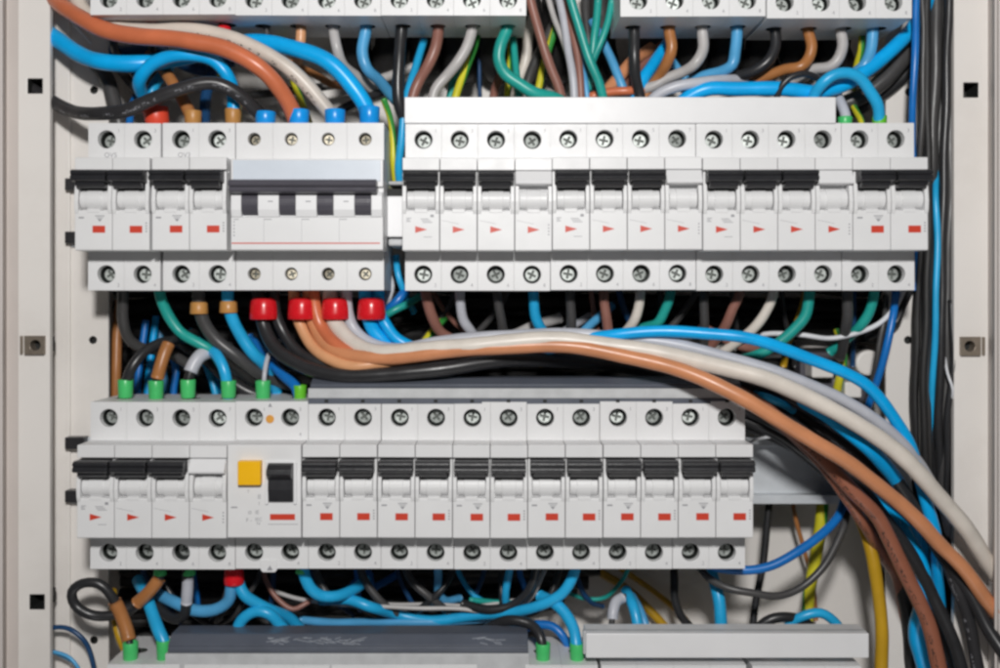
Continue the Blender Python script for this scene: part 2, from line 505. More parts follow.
def make_breaker(n, w, style, toggles, first_marks=True):
    """style: 'arrow' or 'flag'. local origin: left edge, terminal plane, mid height"""
    root = empty('circuit_breaker', (0, 0, 0))
    bm = bmesh.new()
    for i in range(n):
        x0, x1 = i * w + (0.10 if i == 0 else 0.05), (i + 1) * w - (0.10 if i == n - 1 else 0.05)
        shoulder_block(bm, x0, x1, 4.35)
        nose_pole(bm, i * w, (i + 1) * w)
    obj('body', bm, [WHITE, WELL], root, 0.22)
    for i in range(n):
        t = obj('toggle', toggle_bm(i * w, (i + 1) * w, toggles[i] == 'w', 1.0 if i == 0 else .55, 1.0 if i == n - 1 else .55), NOSE if toggles[i] == 'w' else BLACKP, root, 0.25)
        if toggles[i] == 'w': t['label'] = 'white blank toggle'
    for i in range(n):
        for s in (1, -1):
            add_screw(root, (i + .5) * w, s * 32.6, SCREW_ME)
    for i in range(n):
        bm = bmesh.new()
        if style == 'arrow':
            tri(bm, i * w + 6.1, -12.0, 5.6, 3.2, -16.06, -15.9)
        else:
            xx = i * w + (8.4 if i == 0 else 8.2)
            box(bm, xx, xx + 5.9, -16.06, -15.9, -13.6, -10.3)
        obj('indicator_mark', bm, RED, root)
    bm = bmesh.new()
    for i in range(n):
        glyphs(bm, str(2 * i + 1), (i + 1) * w - 3.4, 36.0, 1.7, -0.03)
        glyphs(bm, str(2 * i + 2), (i + 1) * w - 3.4, -38.6, 1.7, -0.03)
    yn = -16.05
    if style == 'arrow':
        for k in range(3):
            box(bm, 2.0, 2.0 + (2.3, 1.5, 2.0)[k], yn, -15.9, -6.9 - k * .75, -6.55 - k * .75)
            box(bm, 8.6 + k * .5, 12.4 + k * .9, yn, -15.9, -7.2 - k * .8, -6.9 - k * .8)
        box(bm, 13.2, 14.8, yn, -15.9, -6.2, -5.0)
        box(bm, 10.0, 14.0, yn, -15.9, -15.6, -15.35)
        for i in range(1, n):                      # fine sloping line over each arrow
            prism_y(bm, [(i * w + 1, -7.6), (i * w + 1, -7.75), (i * w + 9, -9.4), (i * w + 9, -9.25)], yn, -15.9)
        for k in range(4):
            box(bm, n * w - 2.0, n * w - 1.3, yn, -15.9, -10 - k * 1.5, -9.4 - k * 1.5)
    else:
        box(bm, 1.9, 4.4, yn, -15.9, -6.9, -6.2)
        box(bm, 9.6, 14.0, yn, -15.9, -5.9, -5.5); box(bm, 10.2, 13.4, yn, -15.9, -6.7, -6.4)
        prism_y(bm, [(10.6, -7.1), (12.9, -7.1), (11.8, -8.5)], yn, -15.9)
        for k in range(4):
            box(bm, n * w - 2.0, n * w - 1.2, yn, -15.9, -9.3 - k * 1.3, -8.7 - k * 1.3)
    obj('printed_marks', bm, INK, root, recalc=False)
    return root

PITCH = 36.35 * K
proto4 = make_breaker(4, PITCH, 'arrow', 'bbbw')
proto2 = make_breaker(2, PITCH, 'flag', 'bb')
used = set()
def place(proto, px, row, label, group, dy=0.0, dx=0.0):
    o = proto if proto.name not in used else copy_tree(proto)
    used.add(o.name)
    x = (px - CX) * K
    rp = random.Random(int(px * 7 + row))
    o.location = ((x + rp.uniform(-.08, .08)) * MM, (dy + rp.uniform(-.35, .35)) * MM, (ROWZ[row] + rp.uniform(-.25, .25)) * MM)
    o.rotation_euler = (0, math.radians(rp.uniform(-.22, .22)), math.radians(rp.uniform(-.25, .25)))
    tag(o, label, 'circuit breaker', group)
    return o
G4, G2 = 'four-pole breakers with red arrows', 'two-pole breakers with red flags'
place(proto4, 405, 1, 'red-arrow four-pole breaker under the long white busbar, next to the white end block', G4)
place(proto4, 550.5, 1, 'middle of the three red-arrow four-pole breakers under the long white busbar', G4)
place(proto4, 696, 1, 'red-arrow four-pole breaker beside the two-pole breaker at the upper row end', G4)
place(proto2, 841.5, 1, 'two-pole red-flag breaker ending the upper row beside the vertical black cables', G2)
place(proto2, 88, 1, 'two-pole breaker starting the upper row, handwritten mark and red ferrule above', G2)
place(proto2, 163, 1, 'two-pole breaker beside the isolator, brown ferrules above and below it', G2)
place(proto4, 90, 2, 'red-arrow four-pole breaker with four green ferrules, starting the lower row', G4)
names2 = ['two-pole breaker directly beside the yellow-button residual current switch', 'lower-row two-pole breaker, second after the yellow-button switch',
          'lower-row two-pole breaker, third after the yellow-button switch', 'lower-row two-pole breaker, third from the bare rail end',
          'lower-row two-pole breaker, second from the bare rail end', 'two-pole breaker under the crossing orange cable, touching the bare rail']
for i, l in enumerate(names2):
    place(proto2, 90 + 36.4 * (6 + 2 * i), 2, l, G2)
for px, l in ((90, 'breaker block cut by the upper photo edge above the terracotta cable, red ferrules beneath'),
              (235.6, 'middle breaker block along the upper edge, above the loops of bright blue cable'),
              (381.2, 'breaker block along the upper edge with a teal wire under its final terminal')):
    place(proto4, px, 0, l, 'breaker blocks along the upper edge')
for px, l in ((620, 'breaker block along the upper edge, black wire under its first terminal'),
              (766.5, 'breaker block along the upper edge beside the vertical cable bundle')):
    place(proto4, px, 0, l, 'breaker blocks along the upper edge').location.z -= (1.9 if px < 700 else 3.4) * K * MM
proto3 = make_breaker(3, PITCH, 'flag', 'bbb')
for pr, px, l in ((proto2, 107, 'bottom-edge breaker carrying two green ferrules by the black wire loop'),
                  (proto4, 184, 'bottom-edge breaker under the scratched slate cover, nearer the black loop'),
                  (proto4, 332, 'bottom-edge breaker under the scratched slate cover, nearer the white busbar'),
                  (proto2, 525, 'bottom-edge breaker with two green ferrules between slate cover and white bar'),
                  (proto4, 601, 'bottom-edge breaker under the start of the lower white busbar'),
                  (proto3, 752, 'bottom-edge breaker under the free end of the lower white busbar')):
    place(pr, px, 3, l, 'breakers along the bottom edge')
# handwritten marks over the first two breakers
for px, t in ((104, 'QV5'), (178, 'QV3')):
    bm = bmesh.new()
    glyphs(bm, t, 0, 0, 2.3, -0.04)
    par = [o for o in COL.objects if o.name.startswith('circuit_breaker') and abs(o.location.z - ROWZ[1] * MM) < 5e-4 and abs(o.location.x - ((88 if px < 150 else 163) - CX) * K * MM) < 5e-4][0]
    for v in bm.verts: v.co += Vector(((px - (88 if px < 150 else 163)) * K, 0, 23.9))
    obj('handwritten_mark', bm, INK, par, recalc=False)

# --- four-pole isolator with one wide handle
iso = empty('isolator_switch', ((236 - CX) * K, 0, ROWZ[1]))
tag(iso, 'four-pole isolator with pale blue panel, wide dark grey handle and thin red line', 'isolator switch')
wi = 37.0 * K
bm = bmesh.new()
for i in range(4):
    shoulder_block(bm, i * wi + .05, (i + 1) * wi - .05, 3.1, cxo=-0.2)
x0n, x1n = (231 - CX) * K * .968 - (236 - CX) * K, (383 - CX) * K * .968 - (236 - CX) * K
prism_x(bm, [(2, -21.7), (-15.6, -21.9), (-16, -21.5), (-16, -6.6), (-15.4, -6.2), (-13.5, -6.0), (-13.5, 7.5), (-16, 7.9), (-16, 20.4), (-15.7, 20.8), (2, 21.3)], x0n, x1n)
obj('body', bm, [WHITE, WELL], iso, 0.22)
pit = 37.7 * K * .968
lx = [x0n + 5.1 + i * pit for i in range(4)]
bm = bmesh.new()
edges = [x0n + .2] + [v for x in lx for v in (x - .1, x + 7.7)] + [x1n - .2]
for a, b in zip(edges[0::2], edges[1::2]):
    prism_x(bm, [(-12, 5.6), (-16.2, 5.4), (-17.3, 3.4), (-17.4, -3), (-16.4, -6.4), (-12, -6.4)], a, b)
obj('white_bridge', bm, NOSE, iso, 0.3)
bm = bmesh.new(); box(bm, x0n + 1.0, x1n - 1.2, -16.5, -15.8, 10.4, 20.2); obj('name_panel', bm, PALE, iso, 0.15)
bm = bmesh.new()
prism_x(bm, [(-13, 10.0), (-21, 10.7), (-23.4, 10.0), (-24.2, 8.8), (-23.6, 7.5), (-21.8, 7.0), (-22.5, 6.3), (-21.9, 4.9), (-19.6, 4.3), (-13, 4.2)], x0n + .5, x1n - 2.4)
obj('handle', bm, GREYP, iso, 0.5)
for x in lx:
    bm = bmesh.new()
    cyl_x(bm, x, x + 7.6, -11.5, 0.4, 6.3, 28)
    for q in (-1.5, 0.6, 2.6): cyl_x(bm, x + .2, x + 7.4, -17.4 + abs(q - .4) * .22, q + .4, .45, 10)
    obj('lever', bm, GREYP, iso, 0.2)
for i in range(4):
    for s in (1, -1):
        add_screw(iso, (i + .5) * wi - .2, s * 32.6, SCREW_BR, 4.2)
bm = bmesh.new(); box(bm, x0n + .3, x1n - 1.4, -16.06, -15.9, -18.9, -18.35); obj('red_line', bm, RED, iso)
bm = bmesh.new()
for i in range(1, 5):
    x = x0n + i * pit - 2.2
    if i < 4:
        box(bm, x, x + 3.6, -16.05, -15.9, -7.6, -7.25); box(bm, x - .12, x + .0, -16.05, -15.9, -18, -7.25)
        box(bm, lx[i] - 5.2, lx[i] - 2.8, -17.52, -17.3, 0.6, 1.05)
box(bm, x0n + 1.2, x0n + 3.6, -16.05, -15.9, -7.6, -7.25)
for k in range(5):
    box(bm, x0n + 1.2, x0n + 1.7, -16.05, -15.9, -9 - k * 1.6, -8.2 - k * 1.6)
obj('printed_marks', bm, INK, iso, recalc=False)

# --- residual current switch, lower row
rc = empty('residual_current_switch', ((90 + 36.4 * 4 - CX) * K, 0, ROWZ[2]))
tag(rc, 'residual current switch with yellow test button and single black toggle in the lower row', 'residual current switch')
ox = (90 + 36.4 * 4 - CX) * K
def rl(px, py, d):
    p = W(px, py, d); return p.x - ox, p.z - ROWZ[2]
w2 = 36.4 * K
bm = bmesh.new()
for i in range(2):
    shoulder_block(bm, i * w2 + (.1 if i == 0 else 0), (i + 1) * w2 - (.1 if i == 1 else 0), 4.35)
xa, _ = rl(227.6, 0, -16); xb, _ = rl(301, 0, -16)
prism_x(bm, [(2, -21.7), (-15.6, -21.9), (-16, -21.5), (-16, 21.3), (-15.7, 21.7), (2, 21.9)], xa, xb)
tx, tz = rl(261, 572, 0); tx2, _ = rl(277, 0, 0)
prism_y(bm, [(tx + 1, tz), (tx2 - 1, tz), (tx2, tz + 1), (tx2 + .5, tz + 6), (tx - .5, tz + 6), (tx, tz + 1)], -0.6, 5)
obj('body', bm, [WHITE, WELL], rc, 0.22)
a, t = rl(238, 461, -19); b, u = rl(261, 485, -19)
bm = bmesh.new(); box(bm, a, b, -20, -15.5, u, t); obj('test_button', bm, YELLOWB, rc, 0.4)
a, t = rl(267.5, 463, -16); b, u = rl(295, 502, -16)
bm = bmesh.new()
for q in ((a - 1, a + .6, u - 1, t + .8), (b - .6, b + 1, u - 1, t + .8), (a - .99, b + .99, t, t + .79)):
    box(bm, q[0], q[1], -17.2, -15.5, q[2], q[3])
obj('toggle_guard', bm, NOSE, rc, 0.4)
bm = bmesh.new()
prism_x(bm, [(-15, t), (-19.5, t - .2), (-22.4, t - 2.2), (-22.8, t - 4.6), (-20.5, t - 6.2), (-18.6, t - 7.4), (-18.9, t - 12), (-17.6, u + .4), (-15, u)], a + .7, b - .7)
obj('toggle', bm, BLACKP, rc, 0.35)
a, t = rl(270, 514, -16); b, u = rl(295, 520, -16)
bm = bmesh.new(); box(bm, a, b, -16.06, -15.9, u, t); obj('indicator_mark', bm, RED, rc)
for i in range(2):
    for s in (1, -1): add_screw(rc, (i + .5) * w2, s * 32.6, SCREW_ME)
lx0, lz0 = rl(270, 419, 0)
bm = bmesh.new(); prism_y(bm, [(lx0 + 2.0 * math.cos(k * .3142), lz0 + 2.0 * math.sin(k * .3142)) for k in range(20)], -0.5, 1)
o = obj('sealing_plug', bm, mat('amber_plug', srgb(225, 160, 70), 0.4), rc, 0.2)
bm = bmesh.new()
def rtext(s, px, py, h, d=-16.05):
    x, z = rl(px, py, d); glyphs(bm, s, x, z, h, d)
rtext('T', 247, 493, 1.4); rtext('II', 257.5, 499, 2.2); rtext('I', 258.5, 505, 1.6)
rtext('o', 248, 514, 2.2); rtext('IE', 255, 514, 1.8); rtext('F -', 246, 522, 1.8); rtext('IEC', 255, 521, 1.6); rtext('N', 256.5, 525, 1.5)
a, t = rl(231, 508, -16); box(bm, a, a + 3.0, -16.05, -15.9, t, t + .6)
a, t = rl(268, 524.5, -16); b, _ = rl(298, 0, -16); box(bm, a, b, -16.05, -15.9, t, t + .25)
rtext('1', 263, 411, 1.7, -.03); rtext('3', 299, 411, 1.7, -.03); rtext('4', 299, 436, 1.7, -.03); rtext('2', 262, 565, 1.7, -.03); rtext('4', 297, 565, 1.7, -.03)
a, t = rl(268, 407, -.3); b, u = rl(272, 403, -.3)
prism_y(bm, [(a, t), (b, t), ((a + b) / 2, u)], -0.05, 0.2)
a, t = rl(267, 563, -.3); b, u = rl(273, 559, -.3)
prism_y(bm, [(a, t - 3.5), (b, t - 3.5), ((a + b) / 2, u - 3)], -0.66, -0.4)
obj('printed_marks', bm, INK, rc, recalc=False)

# ------------------------------------------------------------------ busbars and trims
def thing_box(name, cat, label, px0, px1, y0, y1, pz0, pz1, m, bevel=0.3, group=None, extra=None):
    a, b = W(px0, pz1, y0), W(px1, pz0, y0)
    bm = bmesh.new()
    box(bm, 0, b.x - a.x, y0, y1, 0, b.z - a.z)
    if extra: extra(bm, b.x - a.x, b.z - a.z)
    o = obj(name, bm, m, None, bevel, loc=Vector((a.x, 0, a.z)) * MM)
    tag(o, label, cat, group)
    return o
def lip(bm, w, h):
    box(bm, -.3, w + .3, 2.2, 16.2, h - .4, h + 1.2)
thing_box('comb_busbar', 'busbar', 'long plain white busbar over the red-arrow breakers of the upper row', 404.5, 836, -1.2, 14, 97, 123.2, NOSE, 0.4)
wb = empty('comb_busbar', W(583, 658, -2))
tag(wb, 'plain white busbar with a grey top rim at the bottom edge', 'busbar')
def local(bm, e):
    for v in bm.verts: v.co -= Vector(e.location) / MM
bm = bmesh.new(); a, b = W(586, 658, -2), W(869, 633.5, -2); box(bm, a.x, b.x, -2, 13, a.z, b.z); local(bm, wb); obj('front_strip', bm, NOSE, wb, 0.4)
bm = bmesh.new(); a, b = W(583, 633, 2), W(866, 630.5, 2); box(bm, a.x, b.x, 1, 4.5, a.z - 10, b.z); local(bm, wb); obj('rear_strip', bm, LIGHTG, wb, 0.4)

def slate_busbar(px0, px1, ztop, zmid, zlow, label, scratches):
    e = empty('insulated_busbar', W((px0 + px1) / 2, zlow, 0))
    tag(e, label, 'busbar')
    x0, x1 = W(px0, 0, 0).x, W(px1, 0, 0).x
    a, b, c = W(0, ztop, 8).z, W(0, zmid, 0).z, W(0, zlow, 0).z
    bm = bmesh.new(); box(bm, x0, x1, 0.2, 24, c + .1, b); local(bm, e); obj('base_strip', bm, LIGHTG, e, 0.2)
    bm = bmesh.new()
    h = a - b
    prism_x(bm, [(1.2, b + .1), (0.6, b + h * .28), (1.4, b + h * .34), (1.4, b + h * .42), (1.0, b + h * .5), (6.5, a - .3), (7.5, a), (20, a), (23, b + .1)], x0 + 1, x1 - .4)
    local(bm, e); obj('cover', bm, SLATE, e, 0.25)
    if scratches:
        bm = bmesh.new()
        rnd = random.Random(3)
        z0, z1 = b + h * .56, a - 1.0
        def y_at(z): return 1.0 + (z - (b + h * .5)) / (a - .3 - (b + h * .5)) * 5.5 - .05
        for (p0, p1, k) in ((262, 282, 12), (284, 300, 4), (308, 358, 26), (472, 500, 9)):
            for i in range(k):
                xa_ = W(rnd.uniform(p0, p1), 0, 4).x; L = rnd.uniform(2, 7); ta = rnd.uniform(.05, .9); tb = min(1, max(0, ta + rnd.uniform(-.5, .5)))
                za, zb_ = z0 + (z1 - z0) * ta, z0 + (z1 - z0) * tb
                quad(bm, [(xa_, y_at(za), za), (xa_ + L, y_at(zb_), zb_), (xa_ + L, y_at(zb_ - .22), zb_ - .22), (xa_, y_at(za - .22), za - .22)])
        local(bm, e); obj('scratches', bm, mat('scuffed_plastic', (0.33, 0.35, 0.39), 0.6), e, recalc=False)
    else:
        bm = bmesh.new()
        box(bm, x0, x1, -0.1, 1.5, c - 2.6, c + .05)
        local(bm, e); obj('slot_strip', bm, SLATE, e, 0.15)
        bm = bmesh.new()
        p = 308.5 + 18
        while p < px1:
            xx = W(p + 0, 0, 0).x; box(bm, xx - .9, xx + .9, -0.4, .5, c - 1.9, c - .5); p += 36.4
        local(bm, e); obj('slots', bm, HOLE, e)
slate_busbar(308, 742, 378, 388.5, 398.5, 'slate topped busbar with pale base along the lower breaker row, black cables over it', False)
slate_busbar(165, 529, 633, 654, 690, 'wide slate grey busbar cover with scratch marks at the bottom edge', True)

e = empty('rail_end_block', W(394, 243, 8))
tag(e, 'small white end block between isolator and red-arrow breakers', 'end block')
bm = bmesh.new(); a, b = W(387, 237, 2), W(404, 196, 2); box(bm, a.x, b.x, 2, 36, a.z, b.z); local(bm, e); obj('block', bm, NOSE, e, 0.6)
bm = bmesh.new(); a, b = W(388, 193, 4), W(403, 181, 4); box(bm, a.x, b.x, 4, 36, a.z + 4, b.z); local(bm, e); obj('clamp_cap', bm, LIGHTG, e, 1.0)
bm = bmesh.new(); a, b = W(388, 246, 5), W(403, 238.5, 5); box(bm, a.x, b.x, 5, 36, a.z, b.z); local(bm, e); obj('foot', bm, LIGHTG, e, 1.0)
bm = bmesh.new(); a, b = W(386, 196, 8), W(404, 191, 8); box(bm, a.x, b.x, 8, 35, a.z - 1, b.z + 1); local(bm, e); obj('slot', bm, HOLE, e)

# ------------------------------------------------------------------ wires
def catmull(P, step=2.2):
    pts = [P[0] * 2 - P[1]] + P + [P[-1] * 2 - P[-2]]
    out = []
    for i in range(1, len(pts) - 2):
        p0, p1, p2, p3 = pts[i - 1:i + 3]
        n = max(3, int((p2 - p1).length / step))
        # centripetal-ish tangents
        d0, d1, d2 = max((p1 - p0).length, 1e-3) ** .5, max((p2 - p1).length, 1e-3) ** .5, max((p3 - p2).length, 1e-3) ** .5
        m1 = (p1 - p0) / d0 - (p2 - p0) / (d0 + d1) + (p2 - p1) / d1
        m2 = (p2 - p1) / d1 - (p3 - p1) / (d1 + d2) + (p3 - p2) / d2
        m1 *= d1; m2 *= d1
        for k in range(n):
            t = k / n
            out.append(p1 * (2 * t**3 - 3 * t**2 + 1) + m1 * (t**3 - 2 * t**2 + t) + p2 * (-2 * t**3 + 3 * t**2) + m2 * (t**3 - t**2))
    out.append(P[-1])
    return out

def tube(bm, pts, r, n=14, rnd=None):
    uvl = bm.loops.layers.uv.verify()
    T = [(pts[min(i + 1, len(pts) - 1)] - pts[max(i - 1, 0)]).normalized() for i in range(len(pts))]
    ref = Vector((0, -1, 0))
    nrm = ref - T[0] * ref.dot(T[0])
    if nrm.length < .1: nrm = Vector((1, 0, 0)) - T[0] * T[0].x
    nrm.normalize()
    rings, dist = [], [0.0]
    tw = rnd.uniform(-.01, .01) if rnd else 0
    for i, p in enumerate(pts):
        if i:
            nrm = nrm - T[i] * nrm.dot(T[i]); nrm.normalize()
            dist.append(dist[-1] + (p - pts[i - 1]).length)
        bn = T[i].cross(nrm)
        rr = r * (1 + (0.02 * math.sin(dist[-1] * .11 + r * 9) + .012 * math.sin(dist[-1] * .41 + r * 4)))
        rings.append([bm.verts.new(p + (nrm * math.cos(2 * math.pi * k / n) + bn * math.sin(2 * math.pi * k / n)) * rr) for k in range(n)])
    for i in range(len(pts) - 1):
        for k in range(n):
            j = (k + 1) % n
            f = bm.faces.new((rings[i][k], rings[i][j], rings[i + 1][j], rings[i + 1][k]))
            f.smooth = True
            for lo, (a, b) in zip(f.loops, ((i, k), (i, k + 1), (i + 1, k + 1), (i + 1, k))):
                lo[uvl].uv = (dist[a] * MM, b / n)
    bm.faces.new(rings[0]); bm.faces.new(rings[-1][::-1])

def sleeve(bm, p, d, r0, r1, L, n=20, up=True):
    """ferrule collar: a slightly flared open cup from p along d"""
    d = d.normalized()
    u = Vector((1, 0, 0)) - d * d.x; u.normalize(); v = d.cross(u)
    def ring(c, r): return [bm.verts.new(c + (u * math.cos(2 * math.pi * k / n) + v * math.sin(2 * math.pi * k / n)) * r) for k in range(n)]
    R = [ring(p, r0 * .86), ring(p + d * .5, r0)] + ([ring(p + d * L * .14, r1 * .91), ring(p + d * L * .4, r1 * .96), ring(p + d * L * .7, r1 * .99)] if r0 < r1 * .85 else []) + [ ring(p + d * (L - .4), r1), ring(p + d * L, r1 * .95), ring(p + d * L, r1 * .8), ring(p + d * (L - 2.0), r1 * .74)]
    for a, b in zip(R[:-1], R[1:]):
        for k in range(n):
            f = bm.faces.new((a[k], a[(k + 1) % n], b[(k + 1) % n], b[k])); f.smooth = True
    bm.faces.new(R[0]); bm.faces.new(R[-1])

NW = [0]
def wire(label, colour, r, pts, group=None, fer=None, sleeves=None, name=None, jit=0.5):
    """fer: list of (colour, px, py, depth, dir, r_px, len_px); sleeves: list of (colour, pts, r_px)"""
    NW[0] += 1
    rnd = random.Random(NW[0])
    P = [W(*p) for p in pts]
    for p in P[1:-1]:
        p += Vector((rnd.uniform(-jit, jit), rnd.uniform(-jit, jit), rnd.uniform(-jit, jit)))
    dm = pts[len(pts) // 2][2]
    rad = r * K * (D + dm) / D
    path = catmull(P)
    ph = rnd.uniform(0, 6)
    amp = 0.05 * rad + .12
    for q, p in enumerate(path[3:-3]):
        p += Vector((math.sin(q * .31 + ph), math.sin(q * .23 + ph * 2), math.cos(q * .27 + ph))) * amp * min(1, q / 8, (len(path) - 7 - q) / 8)
    name = name or ('cable' if r >= 6.3 else 'wire')
    bm = bmesh.new()
    tube(bm, path, rad, 16 if r > 5 else 12, rnd)
    if not fer and not sleeves:
        c = sum(path, Vector()) / len(path)
        for v in bm.verts: v.co -= c
        o = obj(name, bm, C[colour], None, recalc=False, loc=c * MM)
    else:
        o = empty(name, path[0])
        local(bm, o)
        obj('insulation', bm, C[colour], o, recalc=False)
        for (fc, px, py, dd, dr, fr, fl) in fer or []:
            bm = bmesh.new()
            s = (D + dd) / D * K
            sleeve(bm, W(px, py, dd), Vector(dr), fr * s * (.92 if fc != 'red' else .82), fr * s, fl * s)
            local(bm, o); obj('ferrule', bm, F[fc], o)
        for (sc, spts, sr) in sleeves or []:
            bm = bmesh.new()
            sp = [W(*p) for p in spts]
            tube(bm, catmull(sp, 1.5), sr * K * (D + spts[0][2]) / D, 16)
            local(bm, o); obj('sleeve', bm, C[sc], o, recalc=False)
    tag(o, label, name, group)
    return o
UP, DN = (0, 0, 1), (0, 0, -1)

# ---- upper gutter, left: cables into the isolator and the two-pole breakers
wire('thick terracotta cable sweeping from the frame into a blue ferrule on the isolator', 'terra', 8.6,
     [(30, -38, 29), (50, -8, 26), (72, 13, 12), (100, 27, 3), (140, 36, 0), (185, 41, -1), (225, 49, -1), (258, 67, 1), (280, 90, 5), (294, 112, 11), (299, 135, 16)],
     fer=[('blue', 299, 127, 11, UP, 10.4, 17)])
wire('thick pale beige cable running above the terracotta one into a blue ferrule', 'beigeink', 7.6,
     [(60, -42, 32), (73, -8, 25), (90, 17, 18), (114, 28, 13), (150, 30, 11), (195, 32, 10), (235, 39, 9), (268, 54, 9), (298, 76, 10), (320, 100, 12), (334, 120, 15), (336, 136, 16)],
     fer=[('blue', 335, 127, 11, UP, 10.4, 17)])
wire('thick bright blue cable leaving the frame and arching into the isolator end ferrule', 'blue', 8.2,
     [(26, 15, 29), (50, 34, 27), (75, 51, 20), (105, 61, 13), (140, 64, 14), (180, 58, 22), (225, 47, 24), (262, 43, 18), (295, 48, 13), (325, 61, 11), (350, 84, 11), (366, 108, 13), (370, 136, 16)],
     fer=[('blue', 369.5, 127, 11, UP, 10.4, 20)])
wire('bright blue looping wire ending in a brown ferrule over the second breaker', 'blue', 6.6,
     [(150, 106, 30), (142, 92, 20), (141, 80, 12), (150, 66, 8), (168, 57, 7), (190, 54, 7), (212, 60, 8), (226, 74, 10), (232, 92, 14), (233, 114, 16), (233, 132, 17)],
     fer=[('brown', 233, 126, 16, UP, 8.2, 17)])
wire('glossy black cable with white print curving in front into a blue ferrule', 'blackink', 7.0,
     [(24, 84, 29), (49, 101, 26), (70, 111, 17), (98, 115, 6), (125, 110, 1), (155, 98, 0), (185, 87, 0), (212, 84, 1), (235, 91, 4), (252, 105, 9), (263, 120, 14), (266, 136, 16)],
     fer=[('blue', 265.5, 127, 11, UP, 10.4, 15)])
wire('copper brown wire dropping behind the black cable into a brown ferrule', 'orange', 6.2,
     [(150, 55, 34), (162, 68, 26), (173, 84, 20), (184, 102, 17), (191, 118, 16), (193, 134, 17)],
     fer=[('brown', 193, 126, 16, UP, 8.6, 15)])
wire('dark wire pinched into an orange red ferrule over the first breaker', 'black', 4.5,
     [(120, 70, 50), (135, 88, 34), (148, 105, 22), (157, 118, 17), (158, 134, 17)], fer=[('orred', 158, 127, 15, (-0.15, 0, 1), 12.5, 19)])
wire('broad dark grey cable bending down beside the frame holes', 'dgrey', 7.6, [(40, 40, 66), (66, 52, 56), (92, 62, 46), (106, 80, 40), (114, 100, 38), (120, 125, 36), (122, 150, 40)])
wire('small deep blue wire peeping out under the black cable', 'dblue', 3.6, [(140, 88, 50), (134, 100, 44), (130, 114, 36), (129, 135, 30)])
wire('short sky blue wire inside the blue loop', 'sky', 5.4, [(170, 66, 40), (160, 78, 34), (153, 90, 28), (150, 110, 30)])
wire('navy wire between the two brown ferrules', 'navy', 5.5, [(205, 40, 52), (212, 70, 44), (206, 100, 36), (204, 132, 24)])
wire('dark blue cable behind the terracotta cable near the frame', 'navy', 7, [(60, 22, 56), (85, 40, 52), (120, 52, 48), (160, 54, 50), (205, 70, 54), (232, 60, 58)])
wire('thin white wire end sloping behind the terracotta cable', 'white', 1.6, [(66, 14, 44), (76, 26, 42), (88, 40, 44), (98, 52, 48)])
wire('thin green yellow wire looped behind the pale beige cable', 'yg', 3.2, [(170, 52, 60), (192, 60, 56), (215, 72, 52), (232, 88, 50), (236, 100, 54), (240, 135, 40)])
wire('second green yellow wire seen between the isolator ferrules', 'yg', 3.4, [(270, 50, 62), (288, 66, 54), (294, 80, 50), (300, 100, 56), (312, 130, 60)])
wire('orange brown wire passing behind the arching blue cable', 'orange', 3.8, [(250, 48, 66), (290, 62, 60), (316, 76, 52), (334, 84, 50), (360, 86, 56)])
wire('grey wire sloping across the back behind the isolator cables', 'dgrey', 4.2, [(240, 96, 74), (290, 92, 72), (340, 84, 72), (400, 72, 78)])

# ---- upper gutter: drops from the breaker blocks along the upper edge
for px, c, l, p in (
    (110, 'red', 'first deep red ferrule above the terracotta cable', None),
    (147, 'red', 'second deep red ferrule above the terracotta cable', None),
    (184, 'red', 'third deep red ferrule above the terracotta cable', None),
    (221, 'red', 'brightest red ferrule, next to the tiny striped wire', None)):
    wire('black stub wire with the ' + l, 'black', 4, [(px + 2, 12, 16), (px + 3, 34, 17), (px + 5, 48, 24), (px + 12, 60, 40)], 'stub wires with red ferrules', fer=[(c, px + 3, 26, 16.5, DN, 7.5, 8.5)])
GD = 'wires dropping from the upper edge breakers'
def drop(label, c, r, pts):                       # all start inside the wire holes of the blocks
    (a, b, d), (e, f, g) = pts[:2]
    return wire(label, c, r, [(a, 16, 20), (e, 30, 21)] + [(x, y, max(z, 20)) for x, y, z in pts[2:]], GD)
drop('tiny dark wire with a pale stripe next to the red ferrules', 'dgrey', 3.6, [(266, 16, 15), (266, 32, 17), (267, 44, 24), (262, 60, 40)])
drop('orange brown stub wire hidden below by the arching blue cable', 'peach', 5.2, [(300, 14, 15), (300, 32, 16), (301, 46, 22), (298, 62, 34)])
drop('grey wire slipping behind the arching blue cable', 'grey', 5.2, [(332, 14, 15), (333, 32, 16), (336, 48, 18), (344, 64, 24), (360, 80, 34), (380, 96, 46)])
drop('light blue wire bending toward the black strap wire', 'lblue', 5.8, [(366, 14, 15), (366, 34, 16), (363, 52, 17), (368, 68, 20), (380, 82, 28), (392, 96, 36), (404, 108, 44)])
drop('straight matt black wire hanging down to the gap beside the white busbar', 'black', 6.0, [(402, 14, 15), (401, 34, 16), (399, 60, 16), (397, 84, 18), (399, 104, 20), (404, 122, 24), (402, 145, 30)])
drop('brown wire curving down behind the start of the white busbar', 'brown', 5.6, [(438, 14, 15), (438, 32, 16), (436, 48, 18), (429, 64, 20), (420, 80, 22), (414, 96, 22), (410, 125, 22)])
drop('beige wire curving beside the brown one behind the white busbar', 'grey', 5.4, [(474, 14, 15), (473, 32, 16), (467, 48, 18), (456, 64, 20), (445, 76, 22), (436, 90, 22), (430, 125, 22)])
drop('teal wire bending away from the last terminal of its block', 'teal', 6.2, [(510, 14, 15), (507, 32, 16), (501, 46, 16), (499, 60, 16), (505, 74, 17), (518, 84, 18), (534, 92, 20), (560, 100, 24), (580, 125, 26)])
drop('glossy black wire hanging straight from the first terminal of the block', 'black', 5.4, [(634, 14, 15), (634, 30, 16), (634, 55, 18), (636, 76, 22), (640, 96, 26), (644, 125, 26)])
